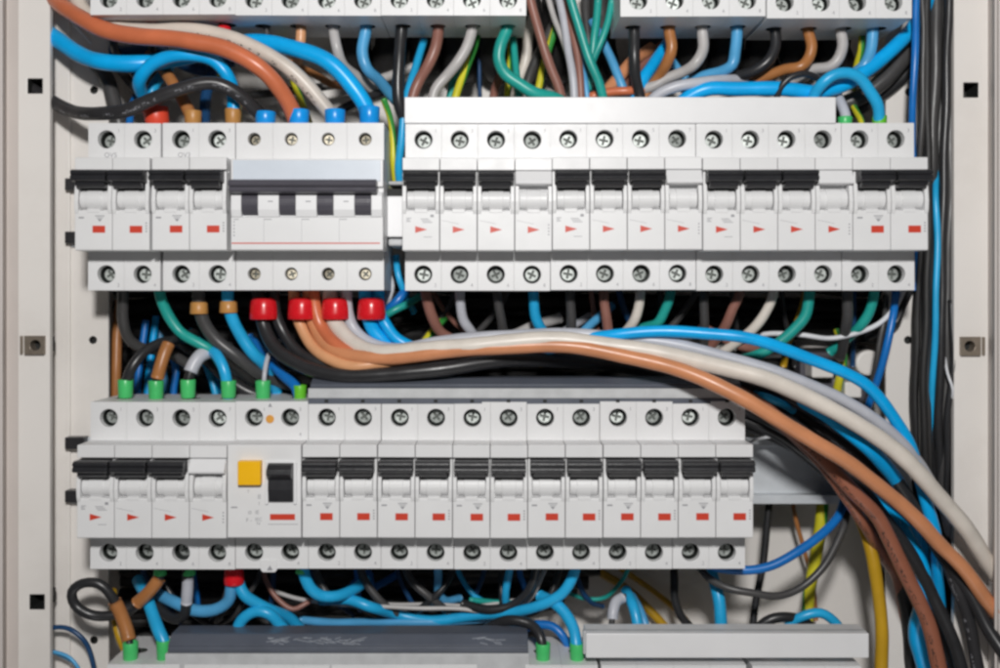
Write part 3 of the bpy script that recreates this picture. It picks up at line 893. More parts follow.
drop('orange brown wire bending down beside the short bright blue one', 'orange', 5.6, [(670, 14, 15), (670, 32, 16), (671, 48, 18), (667, 62, 22), (658, 76, 28), (648, 92, 32), (640, 125, 34)])
drop('grey wire turning into a dark tail over the white busbar', 'grey', 5.4, [(703, 14, 15), (703, 32, 16), (702, 50, 17), (696, 64, 20), (684, 72, 24), (668, 79, 28), (652, 88, 30), (620, 96, 34), (600, 120, 36)])
drop('light blue wire turning sharply along the bright blue cable', 'lblue', 5.6, [(736, 14, 15), (737, 32, 16), (736, 52, 17), (731, 66, 20), (720, 73, 24), (704, 77, 28), (680, 88, 34)])
drop('shiny black wire bending round toward the bright blue cable', 'black', 5.4, [(774, 14, 15), (775, 30, 16), (775, 46, 17), (768, 60, 19), (756, 70, 22), (740, 76, 26), (715, 84, 32)])
drop('orange brown wire turning flat above the small black loop', 'orange', 5.4, [(808, 14, 15), (808, 32, 16), (811, 48, 17), (808, 60, 18), (799, 67, 20), (784, 70, 24), (768, 75, 28), (740, 90, 36)])
drop('grey wire turning flat above the light blue loop', 'grey', 5.4, [(841, 14, 15), (841, 32, 16), (842, 46, 17), (838, 60, 19), (828, 67, 22), (812, 70, 26), (790, 82, 34)])
drop('light blue wire bending behind the light blue loop', 'lblue', 5.6, [(872, 14, 15), (872, 34, 16), (870, 52, 17), (864, 66, 20), (854, 74, 24), (838, 80, 30), (815, 96, 36)])
wire('green yellow wire standing behind the last light blue drop', 'yg', 3.6, [(862, 30, 34), (861, 50, 36), (858, 66, 40), (852, 90, 46)])

# ---- bundle between the two upper blocks
GB = 'wires in the bundle between the two upper breaker blocks'
def bun(label, c, r, pts): return wire(label, c, r, pts, GB)
bun('brown wire slanting across the bundle in front', 'brown', 4.8, [(526, -20, 22), (534, 12, 22), (542, 40, 22), (551, 66, 24), (560, 96, 26), (566, 130, 28)])
bun('thick teal wire slanting across the bundle in front', 'teal', 4.6, [(566, -20, 18), (573, 6, 18), (582, 34, 19), (591, 62, 20), (600, 88, 22), (610, 130, 28)])
bun('thin light grey wire beside the brown slanting wire', 'grey', 3.0, [(546, -10, 40), (554, 16, 38), (562, 40, 36), (570, 70, 34), (575, 130, 34)])
bun('pale grey wire in the middle of the bundle', 'lgrey', 4.2, [(558, -10, 36), (563, 18, 34), (568, 45, 32), (572, 75, 30), (575, 130, 30)])
bun('dull pinkish brown wire beside the pale grey bundle wire', 'brown', 4.0, [(566, -10, 34), (571, 18, 33), (577, 50, 31), (580, 80, 30), (583, 130, 30)])
bun('narrow light blue wire squeezed behind the thick teal wire', 'lblue', 3.2, [(568, -10, 40), (575, 30, 36), (582, 62, 34), (587, 90, 32), (592, 130, 32)])
bun('teal wire crossing behind toward the next block', 'teal', 4.0, [(598, 0, 34), (597, 20, 33), (594, 40, 33), (592, 60, 34), (588, 90, 36)])
bun('greyish teal wire fanning out beside the next block', 'teal', 3.6, [(612, 0, 32), (607, 22, 31), (600, 42, 31), (594, 56, 32), (586, 80, 36)])
bun('light blue wire fanning down beside the next block', 'lblue', 4.6, [(592, 20, 44), (602, 40, 42), (612, 60, 40), (622, 82, 38), (634, 125, 38)])
bun('dark grey wire at the back of the bundle', 'dgrey', 4.6, [(585, -10, 50), (586, 20, 48), (590, 50, 46), (600, 96, 46)])
bun('broad pale grey strap at the side of the bundle', 'beige', 5.4, [(532, 10, 60), (529, 36, 58), (525, 60, 58), (518, 86, 60), (512, 130, 60)])
bun('broad dark wire crossing low behind the brown slanting wire', 'dgrey', 5.0, [(560, 12, 56), (548, 36, 54), (536, 62, 52), (527, 90, 50), (520, 130, 50)])
bun('green yellow wire crossing low behind the brown slanting wire', 'yg', 3.8, [(556, 26, 50), (550, 46, 49), (543, 66, 48), (536, 96, 46), (530, 130, 46)])
bun('short green yellow wire under the bending teal wire', 'yg', 3.2, [(512, 40, 54), (509, 60, 50), (507, 96, 46), (506, 130, 46)])
bun('short light teal wire dangling beside the bending teal wire', 'teal', 3.6, [(513, 36, 42), (515, 60, 36), (517, 84, 32), (522, 125, 34)])
bun('green yellow wire slanting behind the beige drop', 'yg', 4.2, [(478, 30, 40), (472, 50, 36), (464, 72, 32), (456, 96, 30), (450, 130, 30)])
bun('teal sliver of wire beside the beige drop', 'teal', 4.0, [(464, 55, 46), (456, 74, 42), (450, 96, 40), (446, 130, 40)])
bun('thin navy wire hanging in front of a pale plate patch', 'navy', 2.0, [(474, 36, 66), (478, 60, 66), (480, 96, 64), (481, 130, 60)])
bun('brown wire rising out from behind the white busbar', 'brown', 4.4, [(505, 68, 60), (498, 82, 56), (493, 98, 52), (488, 130, 50)])
bun('light tan wire slanting behind the first black drop of the block', 'tan', 6.2, [(652, 48, 56), (632, 62, 48), (617, 78, 42), (604, 98, 38), (596, 130, 38)])
bun('second tan wire slanting behind the short bright blue one', 'brown', 5.0, [(664, 44, 62), (646, 62, 54), (630, 84, 46), (618, 104, 42), (612, 130, 42)])
bun('short bright blue wire slanting between two block drops', 'blue', 6.0, [(672, 36, 48), (662, 52, 40), (650, 68, 34), (640, 84, 30), (628, 130, 34)])
bun('pale blue piece of wire peeping beside the orange brown drop', 'lblue', 4.0, [(664, 50, 56), (674, 64, 50), (682, 74, 48), (695, 90, 46)])
bun('orange wire end lying on top of the white busbar', 'terra', 4.6, [(590, 97, 32), (610, 93, 30), (628, 92, 28), (642, 89, 30), (660, 84, 36)])
bun('pale grey wire arching up from behind the white busbar', 'lgrey', 5.4, [(640, 116, 24), (656, 97, 20), (676, 87, 18), (700, 82, 18), (725, 80, 22), (745, 80, 30)])
# ---- gap left of the white busbar
wire('sky blue wire running down the gap beside the white busbar', 'sky', 4.0, [(424, 40, 40), (417, 62, 32), (409, 86, 26), (404, 112, 22), (402, 140, 22), (399, 165, 24), (400, 190, 30), (402, 240, 40)])
wire('green yellow wire in the gap beside the isolator', 'yg', 3.2, [(384, 100, 34), (390, 118, 30), (393, 140, 28), (394, 165, 28), (396, 190, 34)])
wire('black wire tail crossing near the isolator end ferrule', 'black', 4.2, [(340, 110, 48), (365, 98, 42), (388, 92, 36), (402, 92, 30), (412, 110, 28)])
wire('pale grey wire crossing behind the isolator end ferrule', 'grey', 4.6, [(340, 92, 72), (370, 84, 70), (400, 72, 68), (428, 60, 70)])
wire('white wire piece in the gap beside the straight black wire', 'white', 2.4, [(434, 50, 56), (424, 66, 52), (416, 84, 50), (412, 100, 48)])

# ---- right side of the upper gutter
wire('thick bright blue cable along the white busbar climbing to the upper corner', 'blue', 7.2,
     [(660, 128, 26), (684, 100, 20), (706, 90, 17), (740, 88, 16), (780, 90, 16), (815, 92, 17), (845, 84, 18), (870, 68, 20), (892, 50, 22), (910, 30, 24), (924, 8, 28), (934, -30, 32)])
wire('thick dark grey cable curving under the bright blue one', 'dgrey', 8.4, [(780, 112, 50), (820, 106, 42), (855, 99, 36), (880, 84, 34), (900, 62, 34), (918, 36, 36), (930, 8, 38), (938, -30, 40)])
wire('second black cable curving into the vertical bundle', 'black', 6.4, [(800, 122, 50), (850, 112, 44), (884, 94, 42), (908, 70, 42), (926, 40, 42), (940, 0, 42), (946, -30, 42)])
wire('light blue loop ending in a lime green ferrule on the last upper breaker', 'sky', 5.8,
     [(808, 116, 22), (814, 98, 14), (822, 84, 9), (834, 75, 7), (848, 73, 7), (860, 79, 8), (870, 91, 10), (877, 106, 13), (880, 122, 16), (880, 138, 17)], fer=[('lime', 879.5, 128, 16, UP, 7.2, 12)])
wire('small thin black loop beside the light blue loop', 'black', 3.4, [(774, 116, 20), (779, 92, 14), (788, 79, 12), (802, 73, 12), (816, 76, 14), (826, 84, 20)])
wire('short grey wire ending in a green ferrule on the last upper breaker', 'lgrey', 5.0, [(822, 72, 40), (832, 86, 30), (840, 100, 22), (845, 118, 17), (845, 138, 17)], fer=[('green', 845, 128, 16, UP, 7.2, 11)])
wire('small green yellow wire between the two green ferrules', 'yg', 3.2, [(850, 100, 40), (857, 112, 30), (861, 122, 24), (862, 140, 20)])

# ---- vertical bundle at the right side
GV = 'vertical cables beside the right frame'
def ver(label, c, r, pts): return wire(label, c, r, pts, GV, jit=.9)
ver('thin bright blue wire standing straight beside the upper breaker blocks', 'dblue', 3.6, [(917, -30, 14), (917, 20, 12), (915, 60, 12), (914, 110, 14), (914, 150, 20), (915, 200, 30), (916, 290, 38)])
ver('thin dark wire hugging the standing blue one', 'dgrey', 2.6, [(921, -30, 14), (922, 40, 14), (921, 100, 15), (920, 160, 18), (922, 220, 26), (920, 300, 36), (918, 360, 40)])
ver('black cable of the vertical bundle nearest the breakers', 'dgrey', 6.0, [(936, -30, 30), (934, 60, 30), (931, 140, 30), (930, 220, 30), (926, 300, 30), (926, 380, 30), (926, 460, 30), (930, 540, 34), (934, 700, 36)])
ver('black cable in the middle of the vertical bundle', 'black', 6.2, [(944, -30, 34), (943, 80, 34), (940, 160, 33), (936, 250, 32), (934, 330, 32), (936, 420, 32), (938, 520, 38), (944, 700, 44)])
ver('dark grey cable along the frame face in the vertical bundle', 'dgrey', 6.2, [(952, -30, 28), (951, 80, 28), (949, 180, 28), (948, 280, 28), (945, 380, 28), (944, 460, 30), (946, 560, 40), (950, 700, 44)])
ver('thin black cable between two thicker ones in the vertical bundle', 'black', 4.2, [(950, -30, 22), (947, 60, 22), (946, 140, 22), (943, 230, 23), (940, 320, 24), (939, 420, 26), (941, 520, 36), (946, 700, 40)])
ver('sky blue wire showing between the black vertical cables', 'sky', 3.2, [(938, 150, 44), (937, 190, 25), (936, 240, 22), (935, 300, 22), (934, 360, 24), (933, 410, 29), (932, 480, 46)])
ver('black cable at the back of the vertical bundle', 'deep', 6.0, [(926, -30, 48), (930, 80, 46), (934, 180, 44), (920, 300, 42), (917, 400, 42), (916, 500, 46), (912, 700, 60)])
ver('slim black cable curling out near the frame', 'black', 3.2, [(951, 300, 24), (953, 360, 21), (950, 420, 22), (948, 470, 26), (946, 560, 40)])
ver('thin white wire slipping out beside the frame face', 'white', 1.4, [(944, 350, 30), (949, 372, 20), (951, 390, 19), (947, 410, 28), (940, 440, 44)])

# ---- middle gutter, left
wire('black wire bending to the first green ferrule of the lower row', 'black', 5.0,
     [(190, 350, 44), (172, 341, 32), (155, 345, 24), (140, 357, 18), (130, 371, 16), (126, 388, 17), (125, 408, 18)], fer=[('green', 125.5, 398, 17, UP, 7.6, 18.5)])
wire('dark grey wire dropping from the first upper breaker', 'dgrey', 5.4, [(123, 276, 18), (124, 300, 22), (123, 322, 26), (128, 338, 30), (140, 346, 34), (165, 352, 42), (200, 372, 54)])
wire('teal wire curving from the first upper breaker toward the lower row', 'teal', 5.4, [(158, 276, 18), (161, 298, 20), (168, 316, 22), (180, 331, 23), (196, 341, 23), (212, 351, 24), (222, 366, 34)])
wire('dark grey cable in a brown ferrule, sweeping under the red ferrules', 'dgrey', 6.6, [(198, 276, 18), (200, 304, 19), (205, 322, 20), (216, 340, 22), (234, 356, 24), (256, 370, 30), (290, 385, 44)], fer=[('brown', 199, 302, 19, DN, 9.0, 12)])
wire('sky blue wire in a brown ferrule, curving down from the second breaker', 'sky', 6.2, [(228, 276, 18), (229, 304, 19), (233, 322, 20), (243, 340, 22), (254, 352, 24), (264, 364, 30), (276, 392, 44)], fer=[('brown', 228.5, 301, 19, DN, 9.0, 12)])
wire('wire with an orange brown sleeve standing in a green ferrule', 'black', 4.2, [(195, 332, 46), (178, 338, 28), (168, 345, 21), (162, 362, 17), (157, 382, 17), (156, 406, 18)],
     fer=[('green', 156, 399, 17, UP, 7.6, 18.5)], sleeves=[('orange', [(168.5, 344, 21), (165, 352, 19), (160, 368, 17), (157.5, 378, 17)], 6.4)])
wire('wire with a pale grey sleeve bending into a green ferrule', 'black', 5.0, [(230, 346, 46), (212, 352, 28), (200, 357, 21), (192, 368, 18), (188, 382, 17), (188, 406, 18)],
     fer=[('green', 188, 398, 17, UP, 7.6, 18.5)], sleeves=[('lgrey', [(208, 352, 25), (200, 356, 21), (194, 364, 19), (190.5, 372, 18)], 6.8)])
wire('light blue wire curving into the fourth green ferrule', 'sky', 5.6, [(198, 342, 40), (210, 350, 26), (219, 358, 19), (225, 370, 17), (228, 384, 17), (229, 406, 18)], fer=[('green', 228.5, 398, 17, UP, 7.6, 17.5)])
wire('slim pale wire end in the green ferrule beside the amber plug', 'lgrey', 2.4, [(280, 340, 40), (268, 356, 24), (265, 372, 18), (263, 386, 17), (263, 406, 18)], fer=[('green', 263, 399, 17, UP, 7.6, 18.5)])
wire('deep blue wire running down into the lime green ferrule', 'dblue', 5.4, [(250, 338, 50), (270, 362, 34), (285, 376, 24), (297, 388, 18), (300, 406, 18)], fer=[('lime', 300, 399, 17, UP, 6.6, 14)])
wire('orange brown cable edge standing beside the left bracket', 'orange', 5.0, [(120, 300, 66), (117, 340, 64), (116, 380, 62), (116, 430, 62)])
GBk = 'blue wires hanging deep behind the lower row ferrules'
for i, (pts, c) in enumerate((([(146, 320, 62), (143, 345, 60), (137, 380, 58), (136, 430, 58)], 'dblue'), ([(156, 316, 70), (152, 350, 68), (148, 390, 66), (148, 430, 64)], 'blue'),
                              ([(168, 350, 66), (176, 366, 62), (174, 392, 60), (174, 430, 60)], 'dblue'), ([(190, 330, 74), (204, 360, 70), (214, 390, 66), (220, 430, 66)], 'sky'),
                              ([(205, 350, 76), (214, 375, 72), (224, 396, 70), (228, 430, 66)], 'blue'), ([(160, 330, 78), (163, 360, 76), (166, 400, 76), (166, 430, 76)], 'lblue'))):
    wire(['deep blue wire behind the first green ferrule', 'brighter blue wire behind the black bend', 'blue wire seen between second and third green ferrules', 'sky blue wire seen after the third green ferrule',
          'blue wire close behind the light blue bend', 'pale blue wire behind the orange brown sleeve'][i], c, 3.6, pts, GBk)
wire('pale wire scrap showing under the dark grey cable', 'beige', 4.2, [(214, 356, 62), (228, 366, 56), (242, 374, 52), (254, 384, 54)])
wire('black cable curving low behind the grey sleeve', 'black', 6.5, [(172, 338, 58), (196, 352, 52), (226, 376, 44), (250, 392, 44), (285, 400, 50)])

# ---- middle gutter: cables from the isolator's red ferrules
def cup(px): return ('red', px, 298, 19, DN, 14.3, 21.5)
wire('thick black cable from the first red cup running low along the slate busbar', 'black', 7.2,
     [(258, 280, 19), (260, 312, 20), (265, 330, 19), (278, 350, 14), (300, 366, 9), (335, 374, 5), (380, 376, 2), (430, 371, 1), (480, 364, 4), (530, 360, 10), (590, 362, 22), (650, 372, 34), (720, 392, 42), (780, 424, 42), (830, 462, 40), (870, 505, 38), (905, 560, 34), (938, 620, 26), (965, 690, 20)],
     fer=[cup(264)])
wire('slimmer black cable beside the thick one, leaving the first red cup', 'black', 6.0,
     [(274, 280, 19), (275, 312, 20), (281, 330, 20), (294, 348, 17), (316, 362, 13), (350, 368, 10), (400, 368, 8), (450, 361, 10), (510, 354, 16), (580, 358, 30), (660, 370, 42), (740, 398, 48), (800, 438, 48), (850, 482, 46), (890, 536, 42), (915, 590, 38), (930, 690, 34)])
wire('peach coloured cable from the second red cup', 'peach', 6.0,
     [(294, 280, 19), (296, 312, 20), (302, 328, 19), (313, 346, 15), (328, 359, 9), (350, 366, 4), (385, 363, 4), (425, 357, 9), (470, 350, 16), (520, 346, 22)], fer=[cup(302)])
wire('long orange cable from the second red cup sweeping over the bare rail', 'tan', 7.6,
     [(309, 280, 19), (311, 312, 20), (318, 330, 19), (330, 346, 13), (350, 356, 6), (385, 357, 1), (430, 353, -3), (490, 348, -6), (550, 346, -8), (605, 352, -10), (660, 364, -15), (705, 381, -20), (740, 398, -24), (776, 419, -25), (812, 441, -24), (848, 463, -22), (884, 490, -18), (905, 508, -14), (922, 525, -11), (943, 547, -8), (961, 567, -6), (990, 603, -2), (1012, 632, 3)])
wire('thick beige cable from the third red cup sweeping to the frame', 'beige', 8.6,
     [(330, 280, 19), (332, 312, 20), (340, 330, 17), (354, 345, 11), (376, 352, 5), (410, 352, 0), (455, 347, -4), (510, 342, -6), (560, 341, -7), (620, 347, -9), (675, 356, -11), (730, 368, -13), (765, 380, -14), (794, 392, -14), (830, 409, -14), (866, 430, -14), (893, 450, -13), (920, 475, -11), (938, 495, -8), (964, 527, -3), (990, 565, 4), (1010, 597, 9)], fer=[cup(335.5)])
wire('paler white cable behind the thick beige one, leaving the third red cup', 'lgrey', 6.0,
     [(346, 280, 19), (347, 312, 20), (354, 328, 20), (368, 342, 18), (395, 349, 15), (440, 342, 12), (500, 336, 10), (570, 334, 8), (640, 340, 4), (700, 351, 0), (755, 365, -3), (800, 381, -5), (840, 398, -5), (880, 424, -4), (910, 452, 0), (932, 484, 10), (948, 520, 30), (954, 570, 52)])
wire('thick blue cable from the last red cup', 'blue', 7.0, [(365, 280, 19), (367, 312, 20), (374, 330, 21), (388, 344, 22), (410, 356, 26), (460, 366, 40)], fer=[cup(371.5)])
wire('second blue cable squeezed into the last red cup', 'blue', 6.0, [(378, 280, 19), (380, 312, 20), (386, 326, 20), (397, 339, 19), (416, 349, 18), (460, 350, 18), (520, 346, 16)])
wire('bright blue cable emerging above the beige one and arching down the right side', 'blue', 6.0,
     [(540, 352, 14), (580, 340, 8), (620, 334, 2), (670, 331, -2), (710, 333, -4), (745, 338, -6), (792, 351, -6), (844, 373, -6), (866, 386, -5), (884, 402, -4), (898, 421, -2), (909, 442, 0), (918, 470, 2), (927, 500, 3), (934, 530, 6), (937, 560, 14), (940, 620, 30), (942, 690, 40)])
wire('reddish brown cable with dark print curving down under the orange cable', 'dbrown', 7.6,
     [(730, 388, 16), (765, 408, 8), (795, 432, 2), (817, 453, -1), (836, 471, -3), (855, 493, -4), (875, 515, -4), (888, 538, -4), (906, 572, -3), (919, 603, -3), (932, 640, -3), (942, 682, -3)])
wire('second brown cable crossing beside the reddish brown one', 'dbrown', 6.0, [(745, 400, 24), (780, 424, 16), (806, 448, 8), (826, 470, 5), (846, 496, 5), (862, 522, 8), (878, 548, 22), (900, 590, 40), (912, 690, 52)])
wire('bright blue cable lying under the thick beige one', 'blue', 7.6, [(764, 384, 26), (798, 399, 10), (822, 412, 2), (848, 431, -2), (868, 447, -3), (882, 461, 1), (898, 484, 12), (914, 515, 26), (926, 580, 40)])
wire('bright blue cable swinging down beside the printed brown cable', 'blue', 8.0, [(840, 476, 46), (876, 502, 32), (898, 520, 20), (912, 546, 15), (921, 572, 13), (923, 600, 15), (917, 630, 20), (922, 660, 24), (934, 695, 28)])
wire('deep blue wire slanting up to the row end beside the bracket hole', 'dblue', 3.8, [(896, 290, 30), (893, 312, 24), (888, 340, 22), (880, 370, 24), (872, 396, 28), (862, 420, 36)])
wire('thin grey wire beside the slanting deep blue one', 'dgrey', 2.8, [(886, 296, 36), (884, 315, 30), (880, 340, 28), (876, 364, 30), (870, 390, 36)])
wire('thin white wire sagging beneath the last upper breakers', 'white', 2.6, [(740, 344, 44), (765, 335, 36), (800, 336, 30), (830, 338, 28), (858, 333, 26), (880, 322, 26), (896, 306, 28), (906, 285, 34)])
wire('black wire curling at the row end by the bracket hole', 'black', 3.4, [(912, 286, 40), (904, 305, 36), (896, 322, 34), (886, 330, 36), (866, 338, 46)])

# ---- middle gutter: drops from the upper row's red-arrow breakers
GE = 'wires dropping from the upper row breakers'
def dr2(label, c, r, pts): return wire(label, c, r, pts, GE)
dr2('dull brown wire dropping from the first red-arrow breaker', 'brown', 5.4, [(423, 274, 18), (427, 300, 20), (431, 318, 22), (440, 332, 25), (454, 340, 28), (480, 350, 36)])
dr2('pale grey wire dropping next to the dull brown one', 'lgrey', 5.0, [(460, 274, 18), (461, 300, 20), (464, 318, 22), (470, 330, 25), (480, 342, 30), (500, 356, 38)])
dr2('dark wire dropping from the third terminal of the first red-arrow breaker', 'dgrey', 4.8, [(496, 274, 18), (497, 300, 20), (500, 320, 22), (505, 338, 26), (512, 360, 34)])
dr2('light blue wire dropping from the first red-arrow breaker', 'sky', 5.2, [(532, 274, 18), (533, 300, 20), (536, 318, 22), (542, 330, 25), (552, 340, 29), (570, 356, 36)])
dr2('straight dark wire dropping from the middle red-arrow breaker', 'dgrey', 5.0, [(569, 274, 18), (570, 300, 20), (571, 320, 22), (572, 340, 26), (575, 362, 34)])
dr2('straight brown wire dropping from the middle red-arrow breaker', 'brown', 5.0, [(604, 274, 18), (605, 300, 20), (607, 320, 22), (609, 340, 26), (612, 360, 34)])
dr2('beige wire bending aside from the middle red-arrow breaker', 'beige', 5.0, [(640, 274, 18), (639, 298, 20), (637, 314, 22), (631, 325, 25), (620, 336, 30), (600, 350, 38)])
dr2('teal wire bending aside from the middle red-arrow breaker', 'teal', 5.0, [(672, 274, 18), (670, 296, 20), (664, 312, 22), (657, 324, 25), (645, 327, 30), (630, 336, 36)])
dr2('dark stub wire under the first terminal of the third red-arrow breaker', 'dgrey', 4.8, [(704, 274, 18), (704, 300, 20), (704, 320, 22), (704, 338, 28), (704, 360, 36)])
dr2('brown wire slanting from the third red-arrow breaker', 'brown', 5.0, [(742, 274, 18), (739, 296, 20), (733, 310, 22), (726, 324, 25), (716, 340, 32), (700, 360, 40)])
dr2('beige wire slanting from the third red-arrow breaker', 'beige', 5.0, [(775, 274, 18), (773, 296, 20), (765, 312, 22), (754, 326, 25), (742, 338, 30), (720, 354, 38)])
dr2('teal wire curving under the bright blue arch', 'teal', 5.4, [(810, 274, 18), (809, 298, 19), (805, 316, 20), (795, 330, 21), (780, 342, 23), (762, 352, 26), (735, 362, 34)])
dr2('black wire dropping from the two-pole breaker ending the upper row', 'dgrey', 5.4, [(847, 274, 18), (847, 300, 20), (847, 318, 22), (846, 335, 28), (840, 358, 40)])
dr2('teal wire slanting from the two-pole breaker ending the upper row', 'teal', 5.0, [(876, 274, 18), (873, 298, 20), (869, 312, 22), (861, 325, 25), (848, 338, 32), (830, 352, 40)])
dr2('light blue wire piece slanting low behind the arrow breaker wires', 'lblue', 4.6, [(612, 306, 50), (598, 318, 42), (584, 330, 36), (570, 346, 34)])
dr2('pale blue grey wire piece beside the straight dark wire', 'lgrey', 4.0, [(590, 316, 60), (572, 328, 48), (556, 338, 40), (540, 350, 38)])
dr2('white wire lying flat behind the light blue drop', 'grey', 5.4, [(560, 318, 54), (535, 326, 46), (512, 335, 40), (480, 342, 38)])
dr2('green yellow wire slanting out behind the blue cables', 'yg', 4.0, [(446, 316, 50), (434, 331, 42), (422, 344, 36), (405, 356, 36)])
dr2('teal wire passing the gap beside the isolator bottom', 'teal', 3.8, [(420, 296, 36), (408, 303, 30), (392, 312, 27), (378, 322, 30)])
dr2('blue wire crossing the gap beside the isolator bottom', 'dblue', 5.0, [(412, 282, 40), (402, 296, 33), (392, 306, 32), (378, 316, 40)])
dr2('sky blue wire hanging in the gap beside the isolator bottom', 'sky', 3.4, [(396, 256, 36), (398, 275, 32), (404, 292, 34), (414, 312, 44)])
dr2('white plate scrap wire in the gap below the end block', 'white', 4.0, [(386, 270, 40), (390, 285, 38), (388, 300, 38), (380, 318, 44)])
dr2('brown wire low behind the bright blue arch', 'brown', 5.0, [(700, 326, 42), (722, 338, 36), (745, 346, 34), (766, 348, 38)])

# ---- hardware at the back, right of the middle gutter
e = empty('terminal_clamp', W(850, 365, 60))
tag(e, 'blurred pale terminal clamp deep behind the bright blue arch', 'terminal clamp')
bm = bmesh.new(); a, b = W(800, 402, 70), W(880, 352, 70); box(bm, a.x, b.x, 70, 99, a.z, b.z); local(bm, e); obj('base', bm, GREYP, e, 1.5)
bm = bmesh.new(); a, b = W(856, 378, 56), W(882, 348, 56)
c = (a + b) / 2
prism_y(bm, [(c.x + 7 * math.cos(k * .3142), c.z + 7 * math.sin(k * .3142)) for k in range(20)], 56, 71); local(bm, e); obj('knob', bm, FRAME, e, 1.5)
bm = bmesh.new(); a, b = W(812, 378, 58), W(834, 362, 58); box(bm, a.x, b.x, 58, 71, a.z, b.z); local(bm, e); obj('jaw', bm, FRAME, e, 1.0)
bm = bmesh.new(); a, b = W(845, 398, 50), W(862, 382, 50); box(bm, a.x, b.x, 50, 71, a.z, b.z); local(bm, e); obj('jaw', bm, FRAME, e, 1.0)
wire('green yellow earth wire entering the blurred clamp', 'yg', 4.4, [(838, 330, 60), (842, 350, 54), (843, 366, 52), (838, 384, 52), (834, 410, 60)])
e2 = obj('cable_clip', (lambda b: (prism_y(b, [(-6.5, 3.4), (6.5, 3.4), (6.6, -1), (4, -5), (-4, -5), (-6.6, -1)], 0, 6), b)[1])(bmesh.new()), LIGHTG, None, 0.5, loc=W(679, 337, 12) * MM)
tag(e2, 'small pale six-sided clip peeping under the bright blue arch', 'clip')

# ---- black cables filling the lower right sweep
GS = 'black cables sweeping under the orange and beige cables'
def swe(label, c, r, pts): return wire(label, c, r, pts, GS, jit=1.0)
swe('black cable just under the beige cable in the sweep', 'black', 6.6, [(690, 366, 26), (745, 380, 16), (800, 404, 10), (850, 434, 8), (890, 470, 8), (922, 524, 9), (944, 557, 7), (967, 593, 3), (990, 631, -5), (1018, 672, -14)])
swe('printed black cable in the middle of the sweep', 'blackink', 6.2, [(700, 372, 30), (760, 394, 22), (812, 422, 18), (860, 460, 14), (905, 508, 12), (928, 531, 10), (943, 551, 8), (958, 586, 5), (969, 629, 2), (982, 690, 0)])
swe('black cable beside the orange cable in the sweep', 'black', 6.4, [(720, 384, 26), (775, 412, 18), (826, 452, 12), (868, 496, 10), (902, 540, 10), (930, 590, 10), (954, 645, 6), (970, 700, 4)])
swe('dull black cable deep in the sweep', 'deep', 7.0, [(740, 402, 40), (800, 444, 34), (848, 490, 32), (884, 540, 36), (906, 600, 42), (910, 660, 46), (908, 700, 48)])
swe('dull black cable under the blue one in the sweep', 'deep', 7.2, [(740, 390, 50), (810, 430, 44), (866, 478, 40), (910, 540, 40), (924, 610, 44), (926, 700, 48)])
swe('slim black cable on the inside of the sweep', 'black', 4.6, [(730, 396, 34), (790, 434, 28), (842, 480, 26), (880, 540, 34), (902, 600, 44), (905, 700, 50)])
swe('grey cable edge between beige and black in the sweep', 'dgrey', 4.4, [(870, 462, 20), (900, 498, 14), (926, 532, 12), (950, 566, 10), (972, 596, 12), (1000, 632, 14)])
swe('dull black cable filling behind the sweep start', 'deep', 7.5, [(640, 372, 60), (720, 378, 58), (790, 400, 56), (850, 440, 54), (900, 500, 54), (914, 580, 56), (912, 700, 60)])
swe('second dull black cable filling behind the sweep start', 'deep', 7.5, [(680, 396, 66), (745, 408, 62), (800, 440, 50), (838, 474, 48), (872, 520, 52), (900, 700, 60)])
swe('small blue wire showing through the sweep', 'sky', 4.0, [(748, 392, 34), (766, 399, 8), (782, 405, 8), (802, 417, 34)])
swe('thin white wire lying along the rail top', 'white', 1.6, [(746, 444, 34), (760, 438, 30), (778, 434, 28), (796, 430, 34)])

# ---- black wires added at the back to darken the gutters
GK = 'dull black wires added to darken the back'
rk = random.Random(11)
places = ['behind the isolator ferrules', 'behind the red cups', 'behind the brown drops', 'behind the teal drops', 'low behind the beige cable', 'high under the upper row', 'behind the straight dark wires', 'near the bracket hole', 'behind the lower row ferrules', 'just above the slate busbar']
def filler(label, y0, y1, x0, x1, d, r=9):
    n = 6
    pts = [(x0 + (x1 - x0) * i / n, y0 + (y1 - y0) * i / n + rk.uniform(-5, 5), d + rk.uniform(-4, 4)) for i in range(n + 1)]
    wire('added black wire darkening the back ' + label, 'deep', r, pts, GK)
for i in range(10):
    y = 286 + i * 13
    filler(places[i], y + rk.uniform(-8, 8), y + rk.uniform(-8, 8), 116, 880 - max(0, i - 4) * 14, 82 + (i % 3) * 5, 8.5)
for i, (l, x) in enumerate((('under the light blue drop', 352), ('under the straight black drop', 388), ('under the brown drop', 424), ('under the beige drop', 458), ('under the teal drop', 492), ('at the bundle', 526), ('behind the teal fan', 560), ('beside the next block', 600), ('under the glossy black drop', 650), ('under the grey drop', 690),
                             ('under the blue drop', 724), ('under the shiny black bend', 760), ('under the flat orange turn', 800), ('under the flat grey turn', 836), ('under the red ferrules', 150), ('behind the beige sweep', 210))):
    wire('added black wire hanging to darken the back ' + l, 'deep', 17, [(x - 3, -20, 66), (x, 20, 66), (x + rk.uniform(-4, 4), 48, 68), (x + rk.uniform(-3, 3), 62, 74), (x + rk.uniform(-8, 8), 68, 95)], GK)  # broad black hangers stand in for the shade under the upper blocks
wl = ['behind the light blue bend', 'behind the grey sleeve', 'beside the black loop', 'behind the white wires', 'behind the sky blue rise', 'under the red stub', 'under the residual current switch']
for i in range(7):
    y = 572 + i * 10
    filler('of the bottom gutter ' + wl[i], y, y + rk.uniform(-6, 8), 122, 600 - i * 12, 78 + (i % 3) * 5, 8)

